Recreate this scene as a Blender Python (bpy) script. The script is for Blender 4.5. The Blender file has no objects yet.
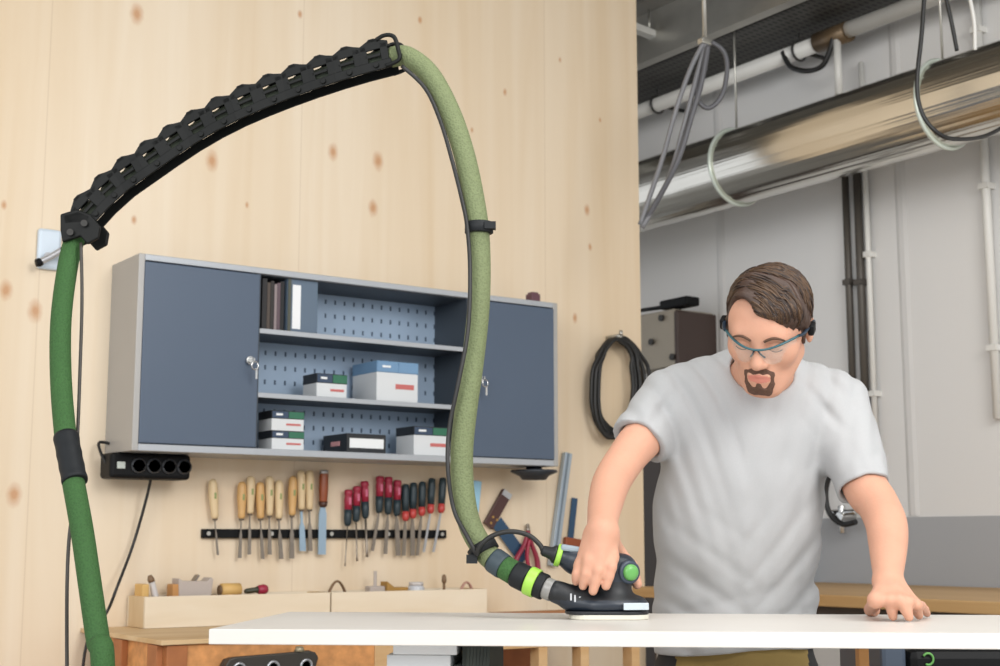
import bpy, math, random
import numpy as np
from mathutils import Vector, Matrix
random.seed(7)
C = bpy.context.scene.collection
S = bpy.context.scene

# ------------------------------------------------------------------ camera, world, lights, exposure
TH = math.radians(35); TILT = math.atan(207/1400); F = 1400.0; CZ = 1.09
cam = bpy.data.cameras.new('camera'); cam.sensor_width = 36; cam.lens = 36*F/1000
cam.dof.use_dof = True; cam.dof.focus_distance = 2.6; cam.dof.aperture_fstop = 8
cam.clip_start = .05
co = bpy.data.objects.new('camera', cam); C.objects.link(co)
co.location = (0, 0, CZ); co.rotation_euler = (math.pi/2 + TILT, 0, -TH)
S.camera = co
w = bpy.data.worlds.new('daylight'); S.world = w; w.use_nodes = True
nt = w.node_tree; bg = nt.nodes['Background']
bg.inputs['Color'].default_value = (.93, .96, 1.0, 1); bg.inputs['Strength'].default_value = .82
def c2w(r, f, z): return Vector((r*math.cos(TH)+f*math.sin(TH), -r*math.sin(TH)+f*math.cos(TH), z))
def area(name, loc, tgt, sx, sy, power, col=(1,1,1)):
    l = bpy.data.lights.new(name, 'AREA'); l.shape = 'RECTANGLE'; l.size = sx; l.size_y = sy; l.energy = power; l.color = col
    o = bpy.data.objects.new(name, l); C.objects.link(o); o.location = loc
    o.rotation_euler = (Vector(tgt)-Vector(loc)).to_track_quat('-Z', 'Y').to_euler(); return o
area('window_light', c2w(-1.6, -1.6, 2.9), c2w(.3, 3.2, 1.1), 3.0, 2.0, 95, (1, .99, .97))
area('overhead_fill', c2w(.55, 2.1, 3.3), c2w(.55, 2.3, 0), 2.2, 1.2, 26, (1, .99, .97))  # added fill from above, no fitting modelled; brightens board, worktop and shoulders
area('hall_light', c2w(2.2, .2, 3.1), c2w(1.3, 4.6, 1.9), 1.8, 1.8, 95, (1, .98, .95))
S.view_settings.view_transform = 'Standard'; S.view_settings.look = 'None'
S.view_settings.gamma = 1; S.view_settings.use_curve_mapping = False
S.view_settings.exposure = 0.26
S.cycles.max_bounces = 8

# ------------------------------------------------------------------ measuring helpers
def _ray(px, py):
    dx = (px-500)/F; dy = (333-py)/F
    f = math.cos(TILT)-dy*math.sin(TILT); z = math.sin(TILT)+dy*math.cos(TILT)
    return dx, f, z
def atc(px, py, D):
    r, f, z = _ray(px, py); k = D/f; return Vector((r*k, D, CZ+z*k))      # camera frame: right, forward, up
def at(px, py, D): return c2w(*atc(px, py, D))
def onY(px, py, Y):
    r, f, z = _ray(px, py); v = c2w(r, f, z); return Vector((v.x*Y/v.y, Y, CZ+z*Y/v.y))
def onX(px, py, X):
    r, f, z = _ray(px, py); v = c2w(r, f, z); return Vector((X, v.y*X/v.x, CZ+z*X/v.x))
def onZ(px, py, Z):
    r, f, z = _ray(px, py); k = (Z-CZ)/z; return c2w(r*k, f*k, Z)
def onZc(px, py, Z):
    r, f, z = _ray(px, py); k = (Z-CZ)/z; return Vector((r*k, f*k, Z))

# ------------------------------------------------------------------ materials
def lin(h):
    h = h.lstrip('#'); c = [int(h[i:i+2], 16)/255 for i in (0, 2, 4)]
    return tuple((x/12.92 if x <= .04045 else ((x+.055)/1.055)**2.4) for x in c)+(1,)
MATS = {}
def mat(name, col, rough=.6, metal=0., var=.06, scale=8., stretch=(1, 1, 1), bump=0., bscale=60., spec=None, trans=0, ior=1.45, alpha=None):
    if name in MATS: return MATS[name]
    m = bpy.data.materials.new(name); m.use_nodes = True; n = m.node_tree.nodes; l = m.node_tree.links
    b = n['Principled BSDF']
    c = lin(col) if isinstance(col, str) else col
    tc = n.new('ShaderNodeNewGeometry'); mp = n.new('ShaderNodeMapping'); mp.inputs['Scale'].default_value = stretch
    l.new(tc.outputs['Position'], mp.inputs['Vector'])
    no = n.new('ShaderNodeTexNoise'); no.inputs['Scale'].default_value = scale; no.inputs['Detail'].default_value = 4
    l.new(mp.outputs[0], no.inputs['Vector'])
    mx = n.new('ShaderNodeMix'); mx.data_type = 'RGBA'
    mx.inputs[6].default_value = tuple(min(1, x*(1-var)) for x in c[:3])+(1,)
    mx.inputs[7].default_value = tuple(min(1, x*(1+var)) for x in c[:3])+(1,)
    l.new(no.outputs['Fac'], mx.inputs[0]); l.new(mx.outputs[2], b.inputs['Base Color'])
    b.inputs['Roughness'].default_value = rough; b.inputs['Metallic'].default_value = metal
    if spec is not None: b.inputs['Specular IOR Level'].default_value = spec
    if trans: b.inputs['Transmission Weight'].default_value = trans; b.inputs['IOR'].default_value = ior
    if alpha is not None: b.inputs['Alpha'].default_value = alpha
    if bump:
        n2 = n.new('ShaderNodeTexNoise'); n2.inputs['Scale'].default_value = bscale; n2.inputs['Detail'].default_value = 3
        l.new(mp.outputs[0], n2.inputs['Vector'])
        bp = n.new('ShaderNodeBump'); bp.inputs['Strength'].default_value = bump; bp.inputs['Distance'].default_value = .005
        l.new(n2.outputs['Fac'], bp.inputs['Height']); l.new(bp.outputs[0], b.inputs['Normal'])
    MATS[name] = m; return m

def wood(name, light, dark, scale=(14, 14, .9), knots=None, rough=.55, seams=None, contrast=1.0, dist=1.5):
    """vertical or horizontal grain; knots = world positions on the face; seams = x positions of board joints"""
    m = bpy.data.materials.new(name); m.use_nodes = True; n = m.node_tree.nodes; l = m.node_tree.links
    b = n['Principled BSDF']; b.inputs['Roughness'].default_value = rough
    g = n.new('ShaderNodeNewGeometry'); mp = n.new('ShaderNodeMapping'); mp.inputs['Scale'].default_value = scale
    l.new(g.outputs['Position'], mp.inputs['Vector'])
    a = n.new('ShaderNodeTexNoise'); a.inputs['Scale'].default_value = 1.0; a.inputs['Detail'].default_value = 6; a.inputs['Distortion'].default_value = dist*.4
    l.new(mp.outputs[0], a.inputs['Vector'])
    mp2 = n.new('ShaderNodeMapping'); mp2.inputs['Scale'].default_value = tuple(s*.22 for s in scale); l.new(g.outputs['Position'], mp2.inputs['Vector'])
    a2 = n.new('ShaderNodeTexNoise'); a2.inputs['Scale'].default_value = 1.0; a2.inputs['Detail'].default_value = 2; l.new(mp2.outputs[0], a2.inputs['Vector'])
    ad = n.new('ShaderNodeMath'); ad.operation = 'ADD'; l.new(a.outputs['Fac'], ad.inputs[0]); l.new(a2.outputs['Fac'], ad.inputs[1])
    mr = n.new('ShaderNodeMapRange'); mr.inputs['From Min'].default_value = 1-.32/contrast; mr.inputs['From Max'].default_value = 1+.32/contrast
    l.new(ad.outputs[0], mr.inputs['Value'])
    mx = n.new('ShaderNodeMix'); mx.data_type = 'RGBA'; mx.inputs[6].default_value = lin(dark); mx.inputs[7].default_value = lin(light)
    l.new(mr.outputs[0], mx.inputs[0]); cur = mx.outputs[2]
    sep = n.new('ShaderNodeSeparateXYZ'); l.new(g.outputs['Position'], sep.inputs[0])
    for sx in (seams or []):
        s = n.new('ShaderNodeMath'); s.operation = 'SUBTRACT'; l.new(sep.outputs['X'], s.inputs[0]); s.inputs[1].default_value = sx
        ab = n.new('ShaderNodeMath'); ab.operation = 'ABSOLUTE'; l.new(s.outputs[0], ab.inputs[0])
        r = n.new('ShaderNodeMapRange'); r.inputs['From Min'].default_value = 0; r.inputs['From Max'].default_value = .003
        r.inputs['To Min'].default_value = .28; r.inputs['To Max'].default_value = 0; l.new(ab.outputs[0], r.inputs['Value'])
        k = n.new('ShaderNodeMix'); k.data_type = 'RGBA'; l.new(r.outputs[0], k.inputs[0]); l.new(cur, k.inputs[6]); k.inputs[7].default_value = lin('#a8875f'); cur = k.outputs[2]
    nz = n.new('ShaderNodeTexNoise'); nz.inputs['Scale'].default_value = 45; l.new(g.outputs['Position'], nz.inputs['Vector'])
    for (kx, ky, kz, kr) in (knots or []):
        s = n.new('ShaderNodeVectorMath'); s.operation = 'SUBTRACT'; l.new(g.outputs['Position'], s.inputs[0]); s.inputs[1].default_value = (kx, ky, kz)
        sc = n.new('ShaderNodeVectorMath'); sc.operation = 'MULTIPLY'; l.new(s.outputs[0], sc.inputs[0]); sc.inputs[1].default_value = (1/kr, 0, .62/kr)
        ln = n.new('ShaderNodeVectorMath'); ln.operation = 'LENGTH'; l.new(sc.outputs[0], ln.inputs[0])
        q = n.new('ShaderNodeMath'); q.operation = 'MULTIPLY_ADD'; l.new(nz.outputs['Fac'], q.inputs[0]); q.inputs[1].default_value = .5; l.new(ln.outputs['Value'], q.inputs[2])
        r = n.new('ShaderNodeMapRange'); r.inputs['From Min'].default_value = .55; r.inputs['From Max'].default_value = 1.7
        r.inputs['To Min'].default_value = .72; r.inputs['To Max'].default_value = 0; l.new(q.outputs[0], r.inputs['Value'])
        k = n.new('ShaderNodeMix'); k.data_type = 'RGBA'; l.new(r.outputs[0], k.inputs[0]); l.new(cur, k.inputs[6]); k.inputs[7].default_value = lin('#b9793f'); cur = k.outputs[2]
    l.new(cur, b.inputs['Base Color'])
    MATS[name] = m; return m

# ------------------------------------------------------------------ mesh builder
def frame_of(d):
    d = Vector(d).normalized(); u = Vector((0, 0, 1)) if abs(d.z) < .95 else Vector((1, 0, 0))
    x = d.cross(u).normalized(); y = x.cross(d).normalized(); return x, y, d
def smooth_path(P, sub=8, closed=False):
    P = [Vector(p) for p in P]; n = len(P); out = []
    for i in range(n if closed else n-1):
        if closed: p0, p1, p2, p3 = P[i-1], P[i], P[(i+1) % n], P[(i+2) % n]
        else: p0, p1, p2, p3 = P[max(i-1, 0)], P[i], P[i+1], P[min(i+2, n-1)]
        for s in range(sub):
            t = s/sub
            out.append(.5*((2*p1)+(-p0+p2)*t+(2*p0-5*p1+4*p2-p3)*t*t+(-p0+3*p1-3*p2+p3)*t**3))
    if not closed: out.append(P[-1].copy())
    return out
class MB:
    def __init__(s): s.v = []; s.f = []; s.sm = []; s.mi = []
    def add(s, vs, fs, smooth=False, mi=0):
        o = len(s.v); s.v += [Vector(v) for v in vs]; s.f += [tuple(i+o for i in f) for f in fs]
        s.sm += [smooth]*len(fs); s.mi += [mi]*len(fs); return s
    def box(s, c, d, M=None, mi=0, taper=1.0):
        x, y, z = (k/2 for k in d); c = Vector(c)
        vs = [Vector((sx*x*(taper if sz > 0 else 1), sy*y*(taper if sz > 0 else 1), sz*z)) for sz in (-1, 1) for sy in (-1, 1) for sx in (-1, 1)]
        vs = [c+((M @ v) if M else v) for v in vs]
        return s.add(vs, [(0, 2, 3, 1), (4, 5, 7, 6), (0, 1, 5, 4), (2, 6, 7, 3), (0, 4, 6, 2), (1, 3, 7, 5)], False, mi)
    def bx(s, x0, x1, y0, y1, z0, z1, mi=0): return s.box(((x0+x1)/2, (y0+y1)/2, (z0+z1)/2), (x1-x0, y1-y0, z1-z0), None, mi)
    def tube(s, P, r, n=12, closed=False, mi=0, flat=1.0, smooth=True):
        P = [Vector(p) for p in P]; m = len(P); R = r if isinstance(r, (list, tuple)) else [r]*m
        vs = []; X = None
        for i, p in enumerate(P):
            d = (P[(i+1) % m]-P[i-1]) if closed else (P[min(i+1, m-1)]-P[max(i-1, 0)])
            if d.length < 1e-9: d = Vector((0, 0, 1))
            d.normalize()
            if X is None: X = frame_of(d)[0]
            else:
                X = X-d*X.dot(d); X.normalize()
            Y = d.cross(X)
            for k in range(n):
                a = 2*math.pi*k/n; vs.append(p+X*(R[i]*math.cos(a))+Y*(R[i]*flat*math.sin(a)))
        fs = []
        for i in range(m if closed else m-1):
            j = (i+1) % m
            for k in range(n): fs.append((i*n+k, i*n+(k+1) % n, j*n+(k+1) % n, j*n+k))
        s.add(vs, fs, smooth, mi)
        if not closed:
            o = len(s.v)-len(vs); s.f += [tuple(o+k for k in reversed(range(n))), tuple(o+(m-1)*n+k for k in range(n))]; s.sm += [False]*2; s.mi += [mi]*2
        return s
    def cyl(s, a, b, r, r2=None, n=20, mi=0): return s.tube([a, b], [r, r if r2 is None else r2], n, mi=mi)
    def lathe(s, a, d, prof, n=20, mi=0):
        a = Vector(a); d = Vector(d).normalized(); return s.tube([a+d*t for t, r in prof], [max(r, 1e-4) for t, r in prof], n, mi=mi)
    def prism(s, pts, ext, mi=0, smooth=False):
        P = [Vector(p) for p in pts]; e = Vector(ext); n = len(P)
        return s.add(P+[p+e for p in P], [tuple(reversed(range(n))), tuple(range(n, 2*n))]+[(k, (k+1) % n, n+(k+1) % n, n+k) for k in range(n)], smooth, mi)
    def build(s, name, m, parent=None, bevel=0, label=None, seg=2, loc=None):
        me = bpy.data.meshes.new(name)
        if parent is not None: inv = wm(parent).inverted(); vs = [inv @ v for v in s.v]
        else:
            if loc is None:
                A = np.array([tuple(v) for v in s.v]); loc = ((A[:, 0].min()+A[:, 0].max())/2, (A[:, 1].min()+A[:, 1].max())/2, A[:, 2].min())
            loc = Vector(loc); vs = [v-loc for v in s.v]
        me.from_pydata([tuple(v) for v in vs], [], s.f); me.update()
        for p, sm, mi in zip(me.polygons, s.sm, s.mi): p.use_smooth = sm; p.material_index = mi
        for mm in (m if isinstance(m, (list, tuple)) else [m]): me.materials.append(mm)
        import bmesh
        b = bmesh.new(); b.from_mesh(me); bmesh.ops.recalc_face_normals(b, faces=b.faces); b.to_mesh(me); b.free()
        o = bpy.data.objects.new(name, me); C.objects.link(o)
        if parent is not None: o.parent = parent
        else: o.location = loc
        if bevel:
            q = o.modifiers.new('bevel', 'BEVEL'); q.width = bevel; q.segments = seg; q.limit_method = 'ANGLE'; q.angle_limit = math.radians(40)
        if label: o['label'] = label
        return o
def wm(o):
    M = Matrix.Translation(o.location) @ o.rotation_euler.to_matrix().to_4x4()
    return wm(o.parent) @ M if o.parent else M
def thing(name, label, cat, loc, rz=0, group=None):
    o = bpy.data.objects.new(name, None); C.objects.link(o); o.location = Vector(loc); o.rotation_euler = (0, 0, rz); o.empty_display_size = .05
    o['label'] = label; o['category'] = cat
    if group: o['group'] = group
    return o
def tag(o, label, cat, group=None, kind=None):
    o['label'] = label; o['category'] = cat
    if group: o['group'] = group
    if kind: o['kind'] = kind
    return o
def struct(o): o['kind'] = 'structure'; return o
def dup(root, loc, label=None):
    r = root.copy(); C.objects.link(r); r.location = loc
    if label: r['label'] = label
    for ch in list(root.children):
        c = ch.copy(); C.objects.link(c); c.parent = r
        for g in list(ch.children): d = g.copy(); C.objects.link(d); d.parent = c
    return r
CAMROT = Matrix.Rotation(-TH, 3, 'Z')

# ------------------------------------------------------------------ room
YW = 4.38; XW = 4.80; YF = 4.14
knot_px = [(137, 14, 9), (333, 152, 8), (378, 161, 9), (373, 208, 8), (212, 161, 9), (587, 210, 6), (35, 311, 9), (14, 495, 9), (590, 247, 4), (134, 220, 4), (560, 60, 3), (4, 205, 4), (472, 130, 3), (300, 14, 4), (6, 290, 8), (575, 318, 5), (420, 20, 4), (505, 92, 4), (247, 205, 3), (600, 120, 3)]
knots = []
for px, py, r in knot_px:
    p = onY(px, py, YW); knots.append((p.x, p.y, p.z, r/300*.62))
m_ply = wood('knotty_plywood', '#e9dac4', '#dac2a0', (11, 11, .55), knots=knots, seams=[onY(x, 200, YW).x for x in (43, 300, 545)], contrast=.75)
xe = onY(639, 200, YW).x
struct(MB().bx(-1.2, xe, YW, YW+.09, 0, 3.9).build('wall_left', m_ply))
m_grey = mat('painted_panel', '#dcdbd9', .45, var=.02, scale=1.5)
b = MB(); b.bx(XW, XW+.08, -.6, 9.5, 1.185, 3.9)
m_dgrey = mat('grey_dado', '#a2a4a7', .5, var=.03, scale=2)
struct(b.build('wall_right', m_grey))
struct(MB().bx(XW-.004, XW+.08, -.6, 9.5, 0, 1.185).build('trim_1', m_dgrey))
# soft vertical ribs of the sheet wall
b = MB()
for px, py in ((905, 300), (722, 300)):
    y = onX(px, py, XW).y
    pts = [(XW, y-.03, 1.19), (XW-.006, y-.012, 1.19), (XW-.006, y+.012, 1.19), (XW, y+.03, 1.19)]
    b.prism(pts, (0, 0, 2.6))
struct(b.build('trim_2', mat('white_rib', '#d2d1cf', .4, var=.01)))
m_floor = mat('screed_floor', '#b3b1ac', .5, var=.08, scale=2, bump=.1)
struct(MB().bx(-1.2, XW+.08, -.6, 9.5, -.06, 0).build('floor', m_floor))
# ceiling: folded steel sheet
b = MB(); x = -1.2; zc = 3.62
while x < XW:
    b.bx(x, x+.11, -.6, 9.5, zc, zc+.02); b.bx(x+.11, x+.2, -.6, 9.5, zc+.05, zc+.07); b.bx(x+.105, x+.115, -.6, 9.5, zc, zc+.07); b.bx(x+.195, x+.205, -.6, 9.5, zc, zc+.07); x += .2
struct(b.build('ceiling', mat('steel_sheet', '#85827c', .5, .3, var=.1, scale=3)))

# ceiling beams, tray, pipes
m_gal = mat('galvanised', '#b9b7b0', .35, .8, var=.15, scale=12)
m_dark = mat('dark_steel', '#3c3b39', .55, .3, var=.15, scale=10)
m_white = mat('white_pipe_paint', '#d9d8d3', .4, var=.03)
m_black = mat('black_plastic', '#0b0c0e', .55, var=.2, spec=.2)
m_cable = mat('black_cable', '#1c1c1c', .5, var=.1)
m_gcable = mat('grey_cable', '#77777a', .5, var=.1)

t = thing('cable_tray', 'dark perforated steel cable tray under the ceiling, beside the grey wall', 'cable tray', (4.5, 5, 3.37))
b = MB(); b.bx(4.36, 4.74, 1.5, 9, 3.37, 3.376); b.build('tray_floor', None, t)
def perf(name, base, hole, sx, sy, r, axes=('X', 'Y')):
    m = mat(name, base, .5, .3, var=.1); n = m.node_tree.nodes; l = m.node_tree.links; bb = n['Principled BSDF']
    g = n.new('ShaderNodeNewGeometry'); sp = n.new('ShaderNodeSeparateXYZ'); l.new(g.outputs['Position'], sp.inputs[0])
    outs = []
    for ax, s in zip(axes, (sx, sy)):
        d = n.new('ShaderNodeMath'); d.operation = 'DIVIDE'; l.new(sp.outputs[ax], d.inputs[0]); d.inputs[1].default_value = s
        fr = n.new('ShaderNodeMath'); fr.operation = 'FRACT'; l.new(d.outputs[0], fr.inputs[0])
        su = n.new('ShaderNodeMath'); su.operation = 'SUBTRACT'; l.new(fr.outputs[0], su.inputs[0]); su.inputs[1].default_value = .5
        a = n.new('ShaderNodeMath'); a.operation = 'ABSOLUTE'; l.new(su.outputs[0], a.inputs[0]); outs.append(a)
    lt = []
    for a, rr in zip(outs, r):
        q = n.new('ShaderNodeMath'); q.operation = 'LESS_THAN'; l.new(a.outputs[0], q.inputs[0]); q.inputs[1].default_value = rr; lt.append(q)
    mu = n.new('ShaderNodeMath'); mu.operation = 'MULTIPLY'; l.new(lt[0].outputs[0], mu.inputs[0]); l.new(lt[1].outputs[0], mu.inputs[1])
    mx = n.new('ShaderNodeMix'); mx.data_type = 'RGBA'; l.new(mu.outputs[0], mx.inputs[0])
    src = bb.inputs['Base Color'].links[0].from_socket; l.new(src, mx.inputs[6]); mx.inputs[7].default_value = lin(hole); l.new(mx.outputs[2], bb.inputs['Base Color'])
    return m
t.children[0].data.materials.clear(); t.children[0].data.materials.append(perf('perforated_tray', '#4e4d4a', '#191918', .05, .03, (.3, .22)))
for x in (4.36, 4.74): MB().bx(x-.004, x+.004, 1.5, 9, 3.37, 3.44).build('tray_side', m_dark, t)
for y in (3.2, 5.2, 7.2):
    for x in (4.37, 4.73): MB().cyl((x, y, 3.37), (x, y, 3.62), .005, n=8).build('hanger_rod', m_gal, t)

t = thing('steel_beam', 'pale steel ceiling channel running above the cable tray', 'beam', (4.18, 5, 3.38))
b = MB(); b.bx(4.26, 4.32, 1.5, 9, 3.355, 3.363); b.bx(4.26, 4.268, 1.5, 9, 3.363, 3.40); b.bx(4.312, 4.32, 1.5, 9, 3.363, 3.62); b.build('channel', m_gal, t)
tag(MB().bx(1.6, XW, 5.5, 5.62, 3.48, 3.62).build('cross_beam', m_gal), 'steel cross beam high under the ceiling, top right of the wooden wall', 'beam')
t = thing('strip_light', 'slim white strip lamp under the ceiling just right of the wooden wall', 'lamp', (3.6, 7.0, 3.32))
p0, p1 = onZ(630, 26, 3.5), onZ(668, 41, 3.5)
MB().box((p0+p1)/2, ((p1-p0).length, .05, .035), (p1-p0).to_track_quat('X', 'Z').to_matrix()).build('lamp_body', m_white, t, .005)
MB().cyl((p0+p1)/2, (p0+p1)/2+Vector((0, 0, zc-((p0+p1)/2).z)), .006, n=8).build('suspension_rod', m_gal, t)

XP = 4.62; ZP = 3.29
t = thing('ceiling_pipe', 'white pipe running along the top of the grey wall beneath the cable tray', 'pipe', (XP, 4, ZP))
MB().cyl((XP, onX(826, 38, XP).y, ZP), (XP, 9, ZP), .036, n=24).build('pipe', m_white, t)
MB().cyl((XP, 1.0, ZP+.012), (XP, onX(845, 30, XP).y, ZP+.012), .036, n=24).build('pipe', m_white, t)
yj = onX(833, 36, XP).y
b = MB(); b.cyl((XP, yj-.09, ZP+.005), (XP, yj+.09, ZP+.005), .046, n=20); b.build('coupling', mat('bronze_fitting', '#6c5a44', .4, .5), t)
for px in (657, 800):
    y = onX(px, 80, XP).y; b = MB(); b.tube([(XP+.045*math.cos(a), y, ZP+.045*math.sin(a)) for a in [k*math.pi/8 for k in range(16)]], .006, 8, closed=True)
    b.cyl((XP, y, ZP+.045), (XP, y, 3.37), .005, n=8); b.cyl((XP+.04, y, ZP), (XW, y, ZP), .01, n=8); b.build('clamp', m_dark, t)
# wires under the pipe
pts = [at(778, 73, 5.2), at(800, 74, 5.2), at(820, 70, 5.15), at(836, 60, 5.1), at(843, 45, 5.1)]
pts = [onX(x, y, XP-.03) for x, y in ((783, 52), (790, 66), (806, 71), (822, 66), (830, 50), (833, 38))]
tag(MB().tube(smooth_path(pts), .012, 8).build('sagging_cable', m_cable), 'thick dark cable sagging beneath the white ceiling pipe', 'cable')

# duct
XD = 4.35; ZD = 2.735; RD = .166
m_duct = mat('polished_duct', '#dddad2', .2, 1.0, var=.05, scale=3)
n = m_duct.node_tree.nodes; l = m_duct.node_tree.links
g = n.new('ShaderNodeNewGeometry'); mp = n.new('ShaderNodeMapping'); mp.inputs['Scale'].default_value = (26, .3, 26); l.new(g.outputs['Position'], mp.inputs[0])
nn = n.new('ShaderNodeTexNoise'); nn.inputs['Scale'].default_value = 1; l.new(mp.outputs[0], nn.inputs['Vector'])
bp = n.new('ShaderNodeBump'); bp.inputs['Strength'].default_value = .9; bp.inputs['Distance'].default_value = .01; l.new(nn.outputs['Fac'], bp.inputs['Height']); l.new(bp.outputs[0], n['Principled BSDF'].inputs['Normal'])
t = thing('ventilation_duct', 'shiny round metal ventilation duct running along the grey wall', 'duct', (XD, 4, ZD-RD))
b = MB(); ys = [1.0+k*.05 for k in range(int((9-1.0)/.05))]
b.tube([(XD, y, ZD) for y in ys], [RD+(.0012 if k % 24 == 0 else 0) for k in range(len(ys))], 64); b.build('duct_body', m_duct, t)
for px, py in ((737, 150), (944, 90)):
    y = onX(px, py, XD).y
    P = [(XD+(RD+.006)*math.cos(a), y, ZD+(RD+.006)*math.sin(a)) for a in [k*2*math.pi/40 for k in range(40)]]
    b = MB(); b.tube(P, .008, 8, closed=True); o = b.build('hanging_ring', mat('clear_strap', '#c9d2c8', .3, .2), t)
    b = MB(); b.cyl((XD, y, ZD+RD), (XD, y, 3.62), .005, n=8); b.cyl((XD+.1, y, ZD), (XW, y, ZD), .008, n=8); b.build('hanger_rod', m_gal, t)
# conduits down the grey wall
def vpipe(name, px, y1, y2, r, m, label, off=.03, cat='pipe'):
    p = onX(px, (y1+y2)/2, XW-off); z1 = onX(px, y1, XW-off).z; z2 = onX(px, y2, XW-off).z
    t = thing(name, label, cat, (p.x, p.y, z2)); MB().cyl((p.x, p.y, z2), (p.x, p.y, z1), r, n=16).build('tube', m, t)
    for f in ((.15, .5, .85) if off < .1 else ()): z = z2+(z1-z2)*f; MB().bx(p.x-r-.004, XW, p.y-r-.005, p.y+r+.005, z-.012, z+.012).build('bracket', m, t)
    return p
m_cond = mat('dark_conduit', '#55504a', .5, .3)
vpipe('conduit', 849, 100, 470, .016, m_cond, 'dark conduit on the grey wall, left of a matching pair above the shoulder')
vpipe('conduit', 861, 100, 470, .018, m_cond, 'dark conduit on the grey wall, directly against the white tube')
vpipe('wall_pipe', 868.5, 60, 455, .012, m_white, 'white tube down the grey wall right of the dark conduits')
vpipe('wall_pipe', 986, -40, 420, .018, m_white, 'white pipe down the grey wall near the right edge of the photo')
vpipe('down_pipe', 838, 40, 95, .017, m_white, 'short white pipe dropping from the ceiling pipe behind the duct', off=.2)
# loops of cable hanging left of duct
def cable(name, pts, r, m, label, cat='cable', sub=8): return tag(MB().tube(smooth_path(pts, sub), r, 8).build(name, m), label, cat)
hk = at(705, 42, 4.9)
t = thing('ceiling_hook', 'small bright hook under the ceiling holding the grey cables', 'hook', hk)
MB().cyl(hk, Vector((hk.x, hk.y, 3.62)), .008, n=8).build('rod', m_gal, t); MB().box(hk, (.05, .03, .02)).build('clip', m_gal, t, .003)
cable('hanging_cable', [at(704, 42, 4.9), at(690, 70, 4.9), at(676, 110, 4.9), at(662, 160, 4.95), at(640, 225, 5.0)], .009, m_gcable, 'grey cable hanging from the ceiling hook, leftmost of the three strands')
cable('hanging_cable', [at(706, 44, 4.9), at(697, 75, 4.9), at(684, 125, 4.9), at(668, 180, 4.95), at(642, 228, 5.0)], .009, m_gcable, 'grey cable hanging from the ceiling hook, middle of the three strands')
cable('hanging_cable', [at(708, 46, 4.88), at(702, 80, 4.88), at(693, 112, 4.88), at(676, 165, 4.9), at(645, 222, 5.0)], .010, mat('mid_grey_cable', '#57575b', .5), 'darker grey cable hanging from the ceiling hook, rightmost of the three strands')
tag(MB().tube(smooth_path([at(712, 42, 4.9), at(724, 52, 4.9), at(727, 70, 4.9), at(722, 95, 4.9), at(709, 108, 4.9), at(698, 100, 4.9), at(697, 80, 4.9), at(706, 68, 4.9)], 8), .009, 8).build('cable_loop', mat('mid_grey_cable', '')), 'round grey cable loop hanging below the ceiling hook', 'cable')
cable('draped_cable', [at(926, -30, 4.2), at(922, 30, 4.2), at(917, 85, 4.2), at(923, 115, 4.2), at(938, 133, 4.2), at(955, 139, 4.25), at(985, 136, 4.4), at(1015, 120, 4.5)], .007, m_cable, 'thin black cable looping in front of the shiny duct')
cable('ceiling_wire', [at(944, -10, 4.5), at(951, 20, 4.5), at(957, 51, 4.52)], .007, m_cable, 'short thin dark wire from the ceiling to the duct top')
cable('ceiling_wire', [at(968, -10, 4.7), at(974, 20, 4.7), at(975, 50, 4.72)], .007, m_white, 'short pale wire from the ceiling to the duct near right edge')

# junction box + tall dark locker behind the man
X1 = XW-.26
pA = onX(676, 330, X1); ztop = onX(676, 308, X1).z; zbot = onX(676, 366, X1).z; yA = pA.y; yB = onX(630, 330, X1).y
t = thing('switch_cabinet', 'beige metal box with dark end on the grey wall beside the wooden wall', 'electric cabinet', (XW-.13, (yA+yB)/2, zbot))
MB().bx(X1, XW, yA+.012, yB, zbot, ztop).build('housing', mat('beige_metal', '#a39a8b', .5, .2), t, .006)
MB().bx(X1-.004, XW, yA-.012, yA+.012, zbot-.03, ztop-.01).build('end_cover', mat('dark_brown_cover', '#42342f', .5), t, .008)
b = MB()
for px, py in ((662, 318), (673, 357), (652, 342)):
    q = onX(px, py, X1-.005); b.cyl(q, q-Vector((.012, 0, 0)), .016, n=12)
b.build('knob', m_dark, t)
q0 = onX(630, 312, X1+.05); q1 = onX(692, 303, X1+.05)
MB().cyl(q0, q1, .010, n=10).build('arm', m_black, t)
MB().box(q1+Vector((0, .09, .01)), (.09, .2, .045)).build('arm_head', m_black, t, .01)
MB().cyl(q1+Vector((0, .09, 0)), Vector((q1.x, q1.y+.09, ztop-.004)), .01, n=8).build('arm_foot', m_black, t)
yl = onX(700, 500, XW-.3).y; yl2 = onX(640, 500, XW-.3).y+.3
t = thing('steel_locker', 'dark brown locker showing between the arm and the T-shirt', 'locker', (XW-.15, (yl+yl2)/2, 0))
m_lock = mat('locker_brown', '#40362f', .5, .1)
zl = 1.62
MB().bx(XW-.3, XW-.02, yl, yl2, .04, zl).build('body', m_lock, t, .004)
MB().bx(XW-.318, XW-.3, yl+.01, yl2-.01, .08, zl-.02).build('door', m_lock, t, .003)
MB().bx(XW-.29, XW-.03, yl+.02, yl2-.02, 0, .04).build('plinth', m_dark, t)

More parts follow.
